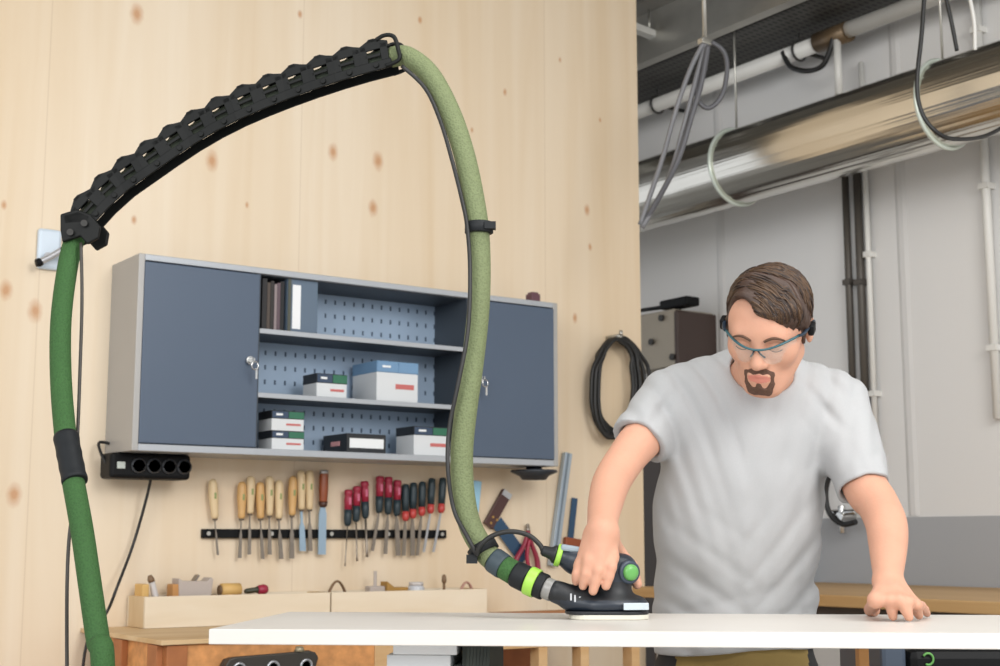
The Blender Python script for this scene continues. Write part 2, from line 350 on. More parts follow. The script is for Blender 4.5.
# compressed-air valve and loop behind armpit
pv = onX(845, 517, XW-.05)
t = thing('air_valve', 'silver air valve with black hose loop on the grey wall behind the armpit', 'valve', (XW, pv.y, pv.z))
b = MB(); b.cyl((XW, pv.y, pv.z), (XW-.09, pv.y, pv.z), .022); b.cyl((XW-.07, pv.y, pv.z-.07), (XW-.07, pv.y, pv.z+.05), .016); b.cyl((XW-.07, pv.y-.08, pv.z+.02), (XW-.07, pv.y+.05, pv.z+.02), .013); b.build('valve_body', mat('chrome', '#c8c8c6', .2, 1), t, .002)
b = MB(); b.tube(smooth_path([onX(866, 430, XW-.06), onX(850, 455, XW-.08), onX(833, 470, XW-.1), onX(826, 490, XW-.1), onX(829, 512, XW-.1), onX(842, 524, XW-.09), onX(856, 522, XW-.09)]), .012, 10); b.build('hose_loop', m_cable, t)

# right wall bench with wooden top
t = thing('wall_bench', 'long bench with a tan wooden top against the grey wall', 'bench', (4.3, 3.2, 0))
m_tan = wood('tan_top', '#c9a878', '#ad8756', (2.5, .8, 30))
MB().bx(3.7, XW-.01, 1.2, 4.36, .865, .905).build('bench_top', m_tan, t, .004)
MB().bx(3.76, XW-.02, 1.25, 4.3, .10, .865).build('cabinet_body', mat('bench_carcass', '#4f463f', .6), t, .004)
MB().bx(3.80, XW-.04, 1.3, 4.28, 0, .10).build('plinth', m_dark, t)
for k in range(4):
    y0 = 1.3+k*.75; d = MB().bx(3.742, 3.76, y0, y0+.72, .14, .79).build('door', mat('bench_door', '#b4b2ae', .5), t, .003)
    MB().cyl((3.725, y0+.3, .74), (3.725, y0+.42, .74), .006, n=8).build('handle', m_gal, d)
# ------------------------------------------------------------------ wall cabinet
X0, X3 = 1.53, 3.163; Z0, Z1 = 1.36, 1.973; XA, XB = 1.942, 2.760
m_frame = mat('cabinet_silver', '#adb1b6', .4, .3, var=.03)
m_side = mat('cabinet_side_grey', '#a8a6a3', .45, .2, var=.03)
m_door = mat('slate_blue_enamel', '#4d5b6e', .42, var=.05, scale=3)
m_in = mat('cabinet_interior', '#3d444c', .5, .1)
cab = thing('wall_cabinet', 'wide slate-blue and silver cabinet hung on the wooden wall', 'cabinet', ((X0+X3)/2, YW, Z0))
fw = .018
MB().bx(X0, X0+.02, YF, YW, Z0, Z1).build('side_panel', m_side, cab, .002)
MB().bx(X3-.02, X3, YF, YW, Z0, Z1).build('side_panel', m_side, cab, .002)
MB().bx(X0+.02, X3-.02, YF, YW, Z1-.02, Z1).build('top_panel', m_frame, cab, .002); MB().bx(X0+.021, X3-.021, YF+.016, YW-.021, Z1-.0225, Z1-.0202).build('top_shade_sheet', m_in, cab)  # thin dark sheet paints the shade under the top panel
MB().bx(X0+.02, X3-.02, YF, YW, Z0, Z0+.022).build('bottom_panel', m_frame, cab, .002)
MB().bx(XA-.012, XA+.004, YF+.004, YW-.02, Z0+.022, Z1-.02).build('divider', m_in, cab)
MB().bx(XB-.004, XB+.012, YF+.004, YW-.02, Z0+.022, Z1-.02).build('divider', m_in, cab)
MB().bx(X0+.02, X3-.02, YW-.02, YW-.014, Z0+.022, Z1-.02).build('back_panel', perf('slotted_panel', '#9fb3c9', '#46566b', .038, .05, (.1, .16), ('X', 'Z')), cab, label='pale blue slotted back panel')
ZS1, ZS2 = 1.772, 1.562
for z in (ZS1, ZS2): MB().bx(XA+.004, XB-.004, YF+.008, YW-.022, z-.012, z).build('shelf', m_in, cab, .001); MB().bx(XA+.004, XB-.004, YF+.004, YF+.012, z-.015, z+.001).build('shelf_edge', m_frame, cab, .001)  # shelf body coloured dark for its shaded underside, front lip kept silver
for (a, c, hx) in ((X0+.02, XA-.002, XA-.035), (XB+.002, X3-.02, XB+.04)):
    d = MB().bx(a, c, YF-.004, YF+.014, Z0+.024, Z1-.024).build('door', m_door, cab, .003)
    z = 1.662
    b = MB(); b.cyl((hx, YF-.004, z), (hx, YF-.018, z), .014); b.cyl((hx, YF-.018, z), (hx, YF-.024, z), .010); b.build('lock', mat('chrome', ''), d, .001)
    b = MB(); b.box((hx, YF-.035, z), (.004, .022, .009)); b.tube([(hx+.012*math.cos(k*.785), YF-.05, z-.02+.014*math.sin(k*.785)) for k in range(8)], .0022, 6, closed=True)
    b.box((hx+.008, YF-.045, z-.045), (.007, .003, .035)); b.build('key', mat('chrome', ''), d)
# things in the cabinet
m_card = mat('white_card', '#d5d8da', .6, var=.02); m_navy = mat('navy_print', '#32445c', .5); m_grn = mat('green_print', '#2c6a50', .5)
m_blk = mat('black_card', '#1d2024', .5); m_bind = mat('blue_grey_binder', '#5b6c7e', .5); m_red = mat('red_print', '#c26a66', .6)
m_lbl = mat('paper_label', '#e9ebec', .6, var=.01)
def carton(pxl, pxr, ytop, zb, dep, label, lid=.4, Y=YF+.02, kind='white', group='boxes in the cabinet'):
    xl = onY(pxl, ytop, Y).x; xr = onY(pxr, ytop, Y).x; zt = onY((pxl+pxr)/2, ytop, Y).z
    t = thing('product_box', label, 'box', ((xl+xr)/2, Y+dep/2, zb), group=group); h = zt-zb
    if kind == 'white':
        MB().bx(xl, xr, Y, Y+dep, zb+.0005, zb+h*(1-lid)).build('carton', m_card, t, .001)
        MB().bx(xl-.001, xr+.001, Y-.001, Y+dep+.001, zb+h*(1-lid), zt).build('lid', m_blk, t, .001)
        b = MB(); b.bx(xl+.001, xl+(xr-xl)*.5, Y-.003, Y-.001, zb+h*(1-lid)+.002, zt-.003); b.build('lid_print', m_navy, t)
        b = MB(); b.bx(xl+(xr-xl)*.52, xr-.001, Y-.003, Y-.001, zb+h*(1-lid)+.002, zt-.003); b.build('lid_print', m_grn, t)
        b = MB(); b.bx(xl+(xr-xl)*.12, xl+(xr-xl)*.32, Y-.0045, Y-.003, zb+h*(1-lid/2)-.003, zb+h*(1-lid/2)+.004); b.build('lettering', m_lbl, t)
        b = MB(); b.bx(xl+(xr-xl)*.45, xl+(xr-xl)*.9, Y-.0015, Y, zb+h*(1-lid)*.45, zb+h*(1-lid)*.62); b.build('lettering', m_red, t)
    else:
        xm = xl+.0
        MB().bx(xl, xr, Y, Y+dep, zb+.0005, zt).build('carton', m_blk, t, .001)
        MB().bx(xm+.01, xr-.01, Y-.002, Y, zb+h*.25, zt-h*.25).build('label_strip', m_lbl, t)
        MB().bx(xl-.002, xl, Y+.05, Y+.11, zb+h*.38, zb+h*.62).build('lettering', mat('pink_print', '#d59a9a', .6), t)
    return t
FL = Z0+.022
carton(317, 347, 374, ZS2, .10, 'low white carton with dark and green lid on the middle shelf')
t = carton(377, 418, 362, ZS2, .17, 'larger white carton with pale blue top on the middle shelf', lid=.28)
for o in t.children:
    if o.name.startswith(('lid',)): o.data.materials.clear(); o.data.materials.append(mat('pale_blue_print', '#6f93b5', .5))
carton(272, 304, 431, FL, .10, 'white carton with blue and green band, bottom of the stack of two')
zt = onY(288, 431, YF+.02).z
carton(272, 304, 411, zt, .10, 'white carton with blue and green band, on top of the stack of two')
carton(347, 386, 434, FL, .17, 'low black carton with a white label strip on the cabinet floor', kind='black')
carton(414, 450, 427, FL, .12, 'white carton with dark lid behind the hose at the cabinet floor', lid=.3)
# magazines and binder on the top shelf
xs = onY(262, 300, YF+.03).x; zt = onY(270, 279, YF+.03).z
for k, (wd, col, lab, dz) in enumerate(((.018, '#1b1a1c', 'thin black folder at the far left of the top shelf', 0), (.012, '#4b4038', 'thin brown folder second from left on the top shelf', -.012), (.014, '#26211f', 'black folder in the middle of the folder row, top shelf', -.006),
        (.010, '#8d7f80', 'pale mauve booklet fourth from left on the top shelf', -.015), (.012, '#5c4b52', 'dusky booklet fifth from left on the top shelf', -.01), (.014, '#151517', 'black folder directly left of the blue-grey binder', -.004))):
    zf = ZS1; b = MB(); b.bx(xs, xs+.0018, YF+.03, YF+.19, zf, zt+dz); b.bx(xs+wd-.0028, xs+wd-.001, YF+.03, YF+.19, zf, zt+dz); b.bx(xs, xs+wd-.001, YF+.028, YF+.031, zf, zt+dz)
    t = thing('folder', lab, 'folder', (xs+wd/2, YF+.1, zf), group='folders on the top shelf'); b.build('cover', mat('folder_%s' % col[1:], col, .5), t)
    MB().bx(xs+.002, xs+wd-.003, YF+.033, YF+.188, zf+.002, zt+dz-.003).build('pages', mat('paper_stack', '#a8a29a', .7), t); xs += wd
xl = onY(287.5, 300, YF+.02).x; xr = onY(318, 300, YF+.02).x; zt = onY(300, 279, YF+.02).z
t = thing('binder', 'blue-grey binder box with white spine label on the top shelf', 'binder', ((xl+xr)/2, YF+.1, ZS1))
MB().bx(xl, xr, YF+.02, YF+.2, ZS1, zt).build('case', m_bind, t, .003)
MB().bx(xl+.018, xl+.048, YF+.018, YF+.02, ZS1+.012, zt-.022).build('spine_label', m_lbl, t)
MB().bx(xl+.001, xl+.012, YF+.017, YF+.02, ZS1+.002, zt-.002).build('edge_strip', mat('dark_olive_edge', '#4a4d42', .5), t)
# little thing on top of the cabinet
p = onY(533, 300, YF+.08)
tag(MB().box((p.x, p.y, Z1+.02), (.04, .04, .04)).box((p.x, p.y, Z1+.043), (.03, .03, .008)).build('small_box', mat('maroon_card', '#63404a', .5), None, .002), 'tiny maroon box standing on top of the cabinet', 'box')

bx0 = onZ(168, 640, .82).x
# power strip under the cabinet
pl = onY(104, 467, YF+.1); pr = onY(191, 467, YF+.1)
pz1 = Z0; pz0 = onY(150, 479, YF+.1).z
t = thing('power_strip', 'black multi-socket power strip under the left end of the cabinet', 'power strip', ((pl.x+pr.x)/2, YF+.15, pz0))
MB().bx(pl.x+.02, pr.x, YF+.1, YF+.2, pz0, pz1-.001).build('housing', m_black, t, .012, seg=3)
for k in range(4):
    x = pl.x+.02+(pr.x-pl.x-.02)*(.34+.19*k); z = (pz0+pz1)/2
    d = MB().lathe((x, YF+.1, z), (0, -1, 0), [(0, .024), (.006, .024), (.006, .019), (.002, .018), (.001, .001)]).build('socket', mat('socket_grey', '#3a3c40', .4), t)
MB().bx(pl.x+.04, pl.x+.066, YF+.094, YF+.1, (pz0+pz1)/2-.011, (pz0+pz1)/2+.011).build('switch', mat('switch_white', '#b9c0b9', .4), t, .002)
b = MB(); b.tube(smooth_path([onY(111, 470, YF+.14), onY(103, 458, YF+.16), onY(99, 443, YF+.2), onY(112, 444, YF+.2)]), .005, 8); b.build('hook_wire', m_cable, t)
cable('extension_lead', [onY(151, 478, YF+.15), onY(146, 500, YF+.18), onY(133, 545, YF+.2), onY(116, 590, YF+.14), onY(107, 612, 4.3), Vector((bx0-.03, 4.3, .75)), Vector((bx0-.04, 4.3, .3))], .005, m_cable, 'black cord running down from the power strip')
# hook lamp under right end
pc = onY(534, 470, YF+.08)
t = thing('cup_holder', 'dark dish-shaped bracket under the right end of the cabinet', 'bracket', (pc.x, pc.y, pc.z-.04))
b = MB(); b.lathe((pc.x, pc.y, Z0), (0, 0, -1), [(0, .03), (.012, .03), (.012, .085), (.02, .088), (.034, .055), (.048, .045), (.05, .001)], 28); b.build('dish', mat('charcoal_plastic', '#2c3138', .5), t)

# ------------------------------------------------------------------ chisel rail and tools
rz0 = 1.10; rz1 = 1.122
rl = onY(203, 533, YW-.02).x; rr = onY(447, 535, YW-.02).x
t = thing('magnetic_rail', 'black magnetic tool rail screwed to the wooden wall', 'tool rail', ((rl+rr)/2, YW, rz0))
MB().bx(rl, rr, YW-.018, YW, rz0-.004, rz1+.004).build('rail', m_black, t, .003)
for k in range(5):
    x = rl+.02+(rr-rl-.04)*k/4; MB().cyl((x, YW-.018, 1.111), (x, YW-.021, 1.111), .007, n=12).build('screw', m_gal, t)
YT = YW-.031
m_ash = mat('pale_ash_handle', '#d9c199', .45, var=.12, scale=30, stretch=(1, 1, .2)); m_ash2 = mat('golden_handle', '#cfa56c', .45, var=.12, scale=30)
m_blade = mat('tool_steel', '#8b8278', .35, .7, var=.15, scale=30); m_shiny = mat('bright_steel', '#b6b8bc', .28, .8); m_bluest = mat('blue_steel', '#9db4c6', .3, .6)
m_redh = mat('crimson_grip', '#9c2740', .4, var=.1); m_dkh = mat('dark_teal_grip', '#24343b', .45); m_redc = mat('red_collar', '#b8433f', .4); m_pnk = mat('pink_print2', '#c76a86', .5)
m_brn = mat('brown_handle', '#8e4a2a', .35, var=.15, scale=30)
ordn = ['first', 'second', 'third', 'fourth', 'fifth', 'sixth', 'seventh', 'eighth', 'ninth']
def P3(q): return onY(q[0], q[1], YT)
chis = [((212.5, 479), (215, 519), (218, 555), .5), ((242, 481.5), (241.5, 519), (240, 558), .8), ((251, 476), (250, 514), (249.5, 554.5), .8), ((260, 482), (260.5, 519), (263, 559), .8),
        ((269.5, 476), (269.5, 516), (270, 554.5), .9), ((279, 480), (279, 519), (281.5, 559), 1.0), ((293, 476), (292, 516), (292, 558.5), 1.2), ((301, 470), (301.5, 510), (303, 551), 1.6), ((309.5, 470), (309.5, 510), (310.5, 551), 1.1)]
clab = ['pale wooden chisel hanging alone at the left end of the black rail', 'leftmost of the eight closely spaced pale wooden chisels', 'second pale wooden chisel from the left in the close row', 'third pale wooden chisel from the left in the close row',
        'fourth pale wooden chisel from the left in the close row', 'fifth pale wooden chisel, just left of the small gap', 'sixth pale wooden chisel, just right of the small gap', 'seventh pale wooden chisel, with the broad blue-white blade tip', 'pale wooden chisel hanging next to the red-brown handled one']
for (a, h, e, wd), lab, i in zip(chis, clab, range(9)):
    A, H, E = P3(a), P3(h), P3(e); d = (H-A).normalized(); L = (H-A).length
    t = thing('wood_chisel', lab, 'chisel', Vector((E.x, YT, E.z)), group='pale wooden chisels on the rail')
    MB().lathe(A, d, [(0, .004), (.004, .011), (L*.12, .0145), (L*.4, .0165), (L*.62, .0145), (L*.85, .012), (L*.93, .013), (L, .008)], 14).build('handle', m_ash2 if i in (1, 3, 6) else m_ash, t)
    q = A+d*L*.42; MB().box(q-Vector((0, .0160, 0)), (.007, .003, .020)).build('stamp', mat('green_stamp', '#8d9a62', .6), t, .001)
    MB().lathe(H-d*.012, d, [(0, .0092), (.016, .0088), (.017, .006)], 12).build('ferrule', m_blade, t)
    d2 = (E-H).normalized(); w2 = .006*wd; L2 = (E-H).length
    b = MB(); x = Vector((1, 0, 0)); yv = Vector((0, -1, 0))
    pts = [(0, .35), (.3, .35), (.42, .8), (1, 1)]
    b.prism([H+d2*(L2*s)+x*(w2*q*1.25) for s, q in pts]+[H+d2*(L2*s)-x*(w2*q*1.25) for s, q in reversed(pts)], Vector((0, .0045, 0)))
    b.build('blade', m_bluest if i == 7 else m_blade, t)
A, H, E = P3((324, 470)), P3((323, 505.6)), P3((322.5, 554.5)); d = (H-A).normalized(); L = (H-A).length
t = thing('wood_chisel', 'red-brown handled chisel with wide blue steel blade on the rail', 'chisel', Vector((E.x, YT, E.z)))
MB().lathe(A, d, [(0, .006), (.004, .0135), (L*.15, .0155), (L*.5, .0165), (L*.85, .0145), (L, .012)], 16).build('handle', m_brn, t)
MB().lathe(A+d*.0, d, [(0, .010), (.001, .0155), (.014, .0165)], 16).build('striking_hoop', m_shiny, t)
MB().lathe(H-d*.014, d, [(0, .0155), (.014, .0145), (.02, .009)], 16).build('ferrule', mat('dark_ferrule', '#4a2b20', .4), t)
b = MB(); b.prism([H+Vector((s*.0145, 0, z)) for s, z in ((-.5, 0), (.5, 0), (1, -.03), (1, (E.z-H.z)), (-1, (E.z-H.z)), (-1, -.03))], Vector((0, .005, 0))); b.build('blade', m_bluest, t)
sd = [((348.5, 489.5), (347.5, 526), (345, 566), 'r', .0022), ((357, 486), (356, 522), (357, 561), 'r', .003), ((364.5, 481), (365.5, 518.5), (367, 557), 'r', .0045),
      ((380, 476), (379, 513), (372.5, 551), 'r', .006), ((388.6, 476.7), (388, 514.5), (385.5, 554), 'r', .007), ((397.5, 480), (396.7, 516), (398.3, 555.5), 'r', .009),
      ((405.5, 484), (405.5, 521), (404, 555.5), 'd', .007), ((413.5, 482.5), (412.7, 518.5), (412.7, 555.5), 'd', .009), ((422.4, 481.5), (421.6, 516), (417.5, 555.5), 'd', .006), ((432, 478), (430.4, 513.6), (424, 552), 'd', .005), ((443, 477.5), (441, 513), (433.6, 552), 'd', .005)]
slab = ['crimson handled screwdriver with thin shaft, leftmost of the crimson ones', 'crimson handled screwdriver second from left, before the middle gap', 'crimson handled screwdriver just left of the gap between crimson ones', 'crimson and black chisel just right of the gap between crimson ones', 'crimson and black chisel in the middle of the right crimson trio', 'crimson and black chisel touching the dark handled ones',
        'dark teal handled chisel with red collar, leftmost dark one', 'dark teal handled chisel, second of the dark ones from left', 'dark teal handled chisel, third of the dark ones from left', 'dark teal handled file, second from the right end of the rail', 'dark teal handled file at the right end of the rail']
for (a, h, e, kd, rb), lab in zip(sd, slab):
    A, H, E = P3(a), P3(h), P3(e); d = (H-A).normalized(); L = (H-A).length
    nm = 'screwdriver' if rb < .0046 and kd == 'r' else ('wood_chisel' if 'chisel' in lab else 'hand_file'); t = thing(nm, lab, {'screwdriver': 'screwdriver', 'wood_chisel': 'chisel', 'hand_file': 'file'}[nm], Vector((E.x, YT, E.z)))
    if kd == 'r':
        MB().lathe(A, d, [(0, .008), (.003, .0145), (L*.12, .0155), (L*.16, .0125), (L*.25, .0145), (L*.55, .0135)], 14).build('handle', m_redh, t)
        MB().lathe(A+d*L*.55, d, [(0, .0138), (L*.2, .0142), (L*.38, .0125), (L*.45, .008)], 14).build('grip', m_dkh, t)
        q = A+d*L*.32; MB().box(q-Vector((0, .0135, 0)), (.009, .004, .026)).build('print', m_pnk, t, .001)
    else:
        MB().lathe(A, d, [(0, .006), (.004, .0125), (L*.2, .0145), (L*.5, .0138), (L*.74, .0125)], 14).build('handle', m_dkh, t)
        MB().lathe(A+d*L*.74, d, [(0, .0125), (L*.16, .0138), (L*.24, .010), (L*.26, .006)], 14).build('collar', m_redc, t)
    b = MB(); x = Vector((1, 0, 0)); d2 = (E-H)
    if rb < .0046: b.tube([H, H+d2*.9, E], [rb, rb, rb*1.3], 8)
    else: b.prism([H+x*.003, H+d2*.25+x*rb, E+x*rb, E-x*rb, H+d2*.25-x*rb, H-x*.003], Vector((0, .0035, 0)))
    b.build('blade' if rb >= .0046 else 'shaft', m_shiny if 'file' in nm else m_blade, t)

# squares and rules on the wall
def bar(p, q, w2, th, Y=YW-.012):
    A = onY(*p, Y); B = onY(*q, Y); d = (B-A).normalized(); nrm = Vector((-d.z, 0, d.x))
    return [A+nrm*w2, B+nrm*w2, B-nrm*w2, A-nrm*w2], Vector((0, th, 0))
t = thing('try_square', 'try square with dark brown stock and blue blade hanging tilted', 'square', onY(492, 524, YW-.02))
b = MB(); b.prism(*bar((489, 526), (508, 492), .022, .016, YW-.022)); b.build('stock', mat('rosewood', '#4b2f2c', .4), t, .002)
b = MB(); b.prism(*bar((497, 522), (525, 560), .026, .003, YW-.016)); b.build('blade', mat('blue_blade', '#3a5673', .35, .5), t)
b = MB(); b.prism(*bar((506, 497), (508.5, 492), .021, .018, YW-.024)); b.build('end_plate', m_shiny, t)
for (px, py) in ((493, 517), (497, 520), (491, 523)):
    q = onY(px, py, YW-.022); MB().cyl(q, q-Vector((0, .002, 0)), .0045, n=10).build('rivet', mat('brass', '#c6a05a', .3, .8), t)
t = thing('straight_edge', 'long silver straight edge leaning on the wall beside the cabinet', 'ruler', onY(556, 556, YW-.03))
b = MB(); b.prism(*bar((554, 566), (569, 453), .017, .022, YW-.03)); b.build('bar', mat('anodised', '#a7b4c0', .35, .4), t, .001)
b = MB(); b.prism(*bar((554, 566), (569, 453), .004, .003, YW-.0325)); b.build('groove', mat('groove_grey', '#7b8791', .4, .4), t)
t = thing('small_square', 'small square with blue steel blade and wooden stock right of the straight edge', 'square', onY(571, 540, YW-.03))
b = MB(); b.prism(*bar((570, 545), (575, 498), .014, .003, YW-.012)); b.build('blade', mat('blue_blade', ''), t)
b = MB(); b.prism(*bar((566, 541), (584, 544), .016, .018, YW-.024)); b.build('stock', m_brn, t, .002)
tag(MB().prism(*bar((474, 522), (478, 481), .017, .004, YW-.006)).build('plastic_gauge', mat('pale_blue_plastic', '#9fd0ea', .3, var=.02), None, .001), 'pale blue plastic strip on the wall just right of the hose', 'gauge')
t = thing('spring_clamp', 'dark red pliers-like clamp hanging below the try square', 'clamp', onY(526, 565, YW-.04))
p = onY(528, 536, YW-.03)
for pts in ([(528, 531), (524, 545), (516, 560), (514, 575)], [(528, 531), (532, 545), (537, 560), (538, 578)]):
    b = MB(); b.tube(smooth_path([onY(x, y, YW-.03) for x, y in pts]), [.008+.006*k/24 for k in range(25)], 10, flat=.8); b.build('handle', mat('wine_red_grip', '#8e2b40', .4), t)
b = MB(); b.tube(smooth_path([onY(x, y, YW-.034) for x, y in ((529, 540), (527, 555), (529, 572))]), .010, 10, flat=.7); b.build('handle_insert', m_redh, t)
b = MB(); b.cyl(onY(527.5, 524, YW-.02), onY(528, 536, YW-.02), .006, .012); b.cyl(onY(527.5, 526, YW), onY(527.5, 526, YW-.03), .004, n=8); b.build('jaw', m_blade, t)

# coil of cable on the wall at right
pc = onY(619, 387, YW-.04)
for k, (dx, dr, lab) in enumerate(((0, 0, 0), (-.01, -.012, 0), (.012, -.006, 0), (.004, .008, 0), (-.004, -.02, 0))):
    pass
t = thing('cable_coil', 'coiled black cable hanging on the wooden wall behind the shoulder', 'cable', (pc.x, YW, pc.z-.2))
q = onY(613, 337, YW-.04)
b = MB(); b.cyl((q.x, YW, q.z), (q.x, YW-.09, q.z), .008); b.cyl((q.x, YW-.09, q.z-.0), (q.x, YW-.09, q.z+.02), .008); b.build('hook', m_gal, t)
rks = [3, 0, 4, -2, 5, 1]
for k in range(6):
    rx = .112+.006*random.uniform(-1, 1); zt_ = 1.0+.03*random.uniform(-1, 1); P = []
    for i in range(28):
        a = 2*math.pi*i/28; hh = math.cos(a); wv = math.sin(a)
        px = 618+(24.5-1.3*k+rks[k])*wv+(k-2.5)*(-1.6)*(1 if hh < .6 else .2)-3*(hh < 0)*abs(hh)
        py = 386-48*hh*zt_+random.uniform(-1, 1)+(2.5*k-5)*(.25 if hh > 0 else .6)
        P.append(onY(px, py, YW-.022-.011*k))
    MB().tube(smooth_path(P, 4, True), .0085, 8, closed=True).build('cable_turn', m_cable, t)

# wall bracket at far left behind the hose joint
pb = onY(48, 250, YW)
t = thing('wall_socket', 'white wall fitting with a black swivel behind the hose at far left', 'wall fitting', (pb.x, YW, pb.z-.06))
MB().box((pb.x, YW-.01, pb.z), (.075, .02, .13)).build('plate', mat('pale_blue_white', '#c9d6e2', .35), t, .012)
b = MB(); b.tube(smooth_path([onY(40, 262, YW-.05), onY(50, 257, YW-.06), onY(62, 250, YW-.07)]), .010, 10); b.cyl(onY(48, 256, YW-.01), onY(48, 256, YW-.06), .012); b.build('arm', mat('silver_arm', '#b8b8ba', .3, .5), t)
b = MB(); b.lathe(onY(36, 263, YW-.05), (1, 0, .3), [(0, .012), (.012, .014), (.02, .01)]); b.lathe(onY(61, 251, YW-.075), (1, 0, .3), [(0, .012), (.03, .014), (.04, .01)]); b.build('end_knob', m_black, t)

# ------------------------------------------------------------------ wall workbench
ZB = .82
cF = onZ(168, 640, ZB); bx0 = 1.555; by0 = cF.y; bx0 = min(cF.x, onZ(108, 627, ZB).x) if False else cF.x
bx1 = onY(640, 660, by0).x
m_top = wood('bench_top_wood', '#dbc19a', '#c8a678', (2, 20, 20)); m_osb = mat('orange_board', '#cd9058', .6, var=.5, scale=34, bump=.2)
m_pal = wood('pale_batten', '#d9b78a', '#c49a68', (3, 20, 20))
wb = thing('workbench', 'orange-brown wooden workbench along the wooden wall', 'workbench', ((bx0+bx1)/2, (by0+YW)/2, 0))
MB().bx(bx0-.02, bx1, by0-.004, YW-.002, ZB-.014, ZB-.0005).build('bench_top', m_top, wb, .002)
xp = onY(376, 655, by0).x; xq = onY(397, 655, by0).x; xs_ = onY(493, 655, by0).x
m_dko = mat('darker_orange', '#a5673c', .6, var=.3, scale=18)
MB().bx(bx0, bx0+.03, by0+.03, YW-.06, 0, ZB-.016).build('side_panel', m_osb, wb, .002)
for y in (by0+.03, by0+.3): MB().bx(bx0-.02, bx0, y, y+.07, 0, ZB-.016).build('side_batten', m_dko, wb, .002)
MB().bx(bx0+.03, xp, by0+.01, by0+.028, .1, ZB-.016).build('front_panel', m_osb, wb, .002)
MB().bx(xp, xq, by0+.006, by0+.05, 0, ZB-.016).build('post', m_pal, wb, .002)
MB().bx(bx0, bx0+.06, by0+.004, by0+.03, 0, ZB-.016).build('post', m_dko, wb, .002)
MB().bx(xs_, bx1, by0+.01, by0+.05, ZB-.075, ZB-.016).build('rail', m_pal, wb, .002)
for px in (541, 583, 634):
    x = onY(px, 660, by0).x; MB().bx(x, x+.035, by0+.01, by0+.06, 0, ZB-.075).build('post', m_pal, wb, .002)
MB().bx(xq, bx1, YW-.08, YW-.06, 0, ZB-.016).build('back_panel', m_dko, wb)
MB().bx(xq, bx1, by0+.03, YW-.08, .2, .22).build('shelf', m_osb, wb)
MB().bx(bx0+.03, xq, YW-.08, YW-.06, .0, ZB-.016).build('back_panel', m_osb, wb)
MB().bx(onY(495, 605, 4.2).x, onY(640, 600, 4.2).x, 4.2, 4.24, ZB, ZB+.012).build('back_strip', mat('dark_brown_strip', '#a3714a', .6), wb)
# vise on its front
va = onY(226, 652, by0-.05); vb = onY(319, 652, by0-.05)
t = thing('bench_vise', 'black cast-iron vise jaw mounted on the front of the workbench', 'vise', ((va.x+vb.x)/2, by0, va.z-.09))
A = Vector((va.x, by0-.05, 0)); W_ = vb.x-va.x; zt = onY(300, 651, by0-.05).z
prof = [(0, zt-.03), (.012, zt-.012), (.03, zt-.008), (W_-.05, zt-.002), (W_-.03, zt+.0), (W_-.01, zt-.006), (W_, zt-.02), (W_-.02, zt-.09), (W_*.5, zt-.12), (.02, zt-.09)]
b = MB(); b.prism([(A.x+x, by0-.05, z) for x, z in prof], (0, .022, 0)); b.build('front_jaw', mat('cast_iron', '#45413c', .45, .4), t, .004)
b = MB(); b.prism([(A.x+x*.96+W_*.02, by0-.012, z-.004) for x, z in prof], (0, .021, 0)); b.build('rear_jaw', mat('cast_iron', ''), t, .003)
for u in (.14, .5, .86):
    c = Vector((A.x+W_*u, by0-.05, zt-.042)); b = MB()
    b.tube([c+Vector((.017*math.cos(a), -.002, .017*math.sin(a))) for a in [k*math.pi/8 for k in range(16)]], .004, 8, closed=True); b.cyl(c, c+Vector((0, .06, 0)), .012); b.build('guide_rod', m_shiny, t)
b = MB(); b.cyl((A.x+W_*.5, by0-.12, zt-.085), (A.x+W_*.5, by0, zt-.085), .013); b.cyl((A.x+W_*.5-.1, by0-.11, zt-.085), (A.x+W_*.5+.1, by0-.11, zt-.085), .006); b.build('screw_handle', m_shiny, t)
b = MB(); b.cyl((A.x+W_*.8, by0-.04, zt-.002), (A.x+W_*.8, by0-.04, zt+.012), .016, .010); b.build('clamp_knob', mat('worn_brass', '#a59a80', .4, .5), t)

# wooden trays with odds and ends on the workbench
m_tray = wood('beech_tray', '#e8dcc8', '#ddcdb3', (3, 20, 20)); m_tray2 = wood('pine_end', '#dcc6a2', '#cbb087', (20, 20, 3))
def tray(xl, xr, label):
    Y = 4.22; t = thing('wooden_tray', label, 'tray', ((xl+xr)/2, Y+.075, ZB)); h = .096
    MB().bx(xl, xr, Y, Y+.014, ZB, ZB+h).build('front_board', m_tray, t, .001)
    MB().bx(xl, xr, YW-.02, YW-.006, ZB, ZB+h).build('back_board', m_tray, t, .001)
    for x in (xl, xr-.014): MB().bx(x, x+.014, Y+.014, YW-.02, ZB, ZB+h).build('end_board', m_tray2, t, .001)
    MB().bx(xl+.014, xr-.014, Y+.014, YW-.02, ZB+.001, ZB+.009).build('bottom_board', m_tray2, t)
tx0 = onY(145, 610, 4.22).x; tx1 = onY(331, 600, 4.22).x; tx2 = onY(487, 600, 4.22).x
ZB += .0005
tray(tx0, tx1-.003, 'pale wooden tray on the workbench, the left of two'); tray(tx1+.003, tx2, 'pale wooden tray on the workbench, the right of two')
ZI = ZB+.009; YI = 4.30
def xi(px): return onY(px, 590, YI).x
def zi(px, py): return onY(px, py, YI).z
m_gpl = mat('grey_wood', '#b8aca4', .6, var=.1); m_yel = mat('yellow_wood', '#d3ab68', .55, var=.12)
x = xi(192)
t = thing('wooden_plane', 'grey wooden hand plane with brown front end standing in the left tray', 'plane', (x, YI, ZI))
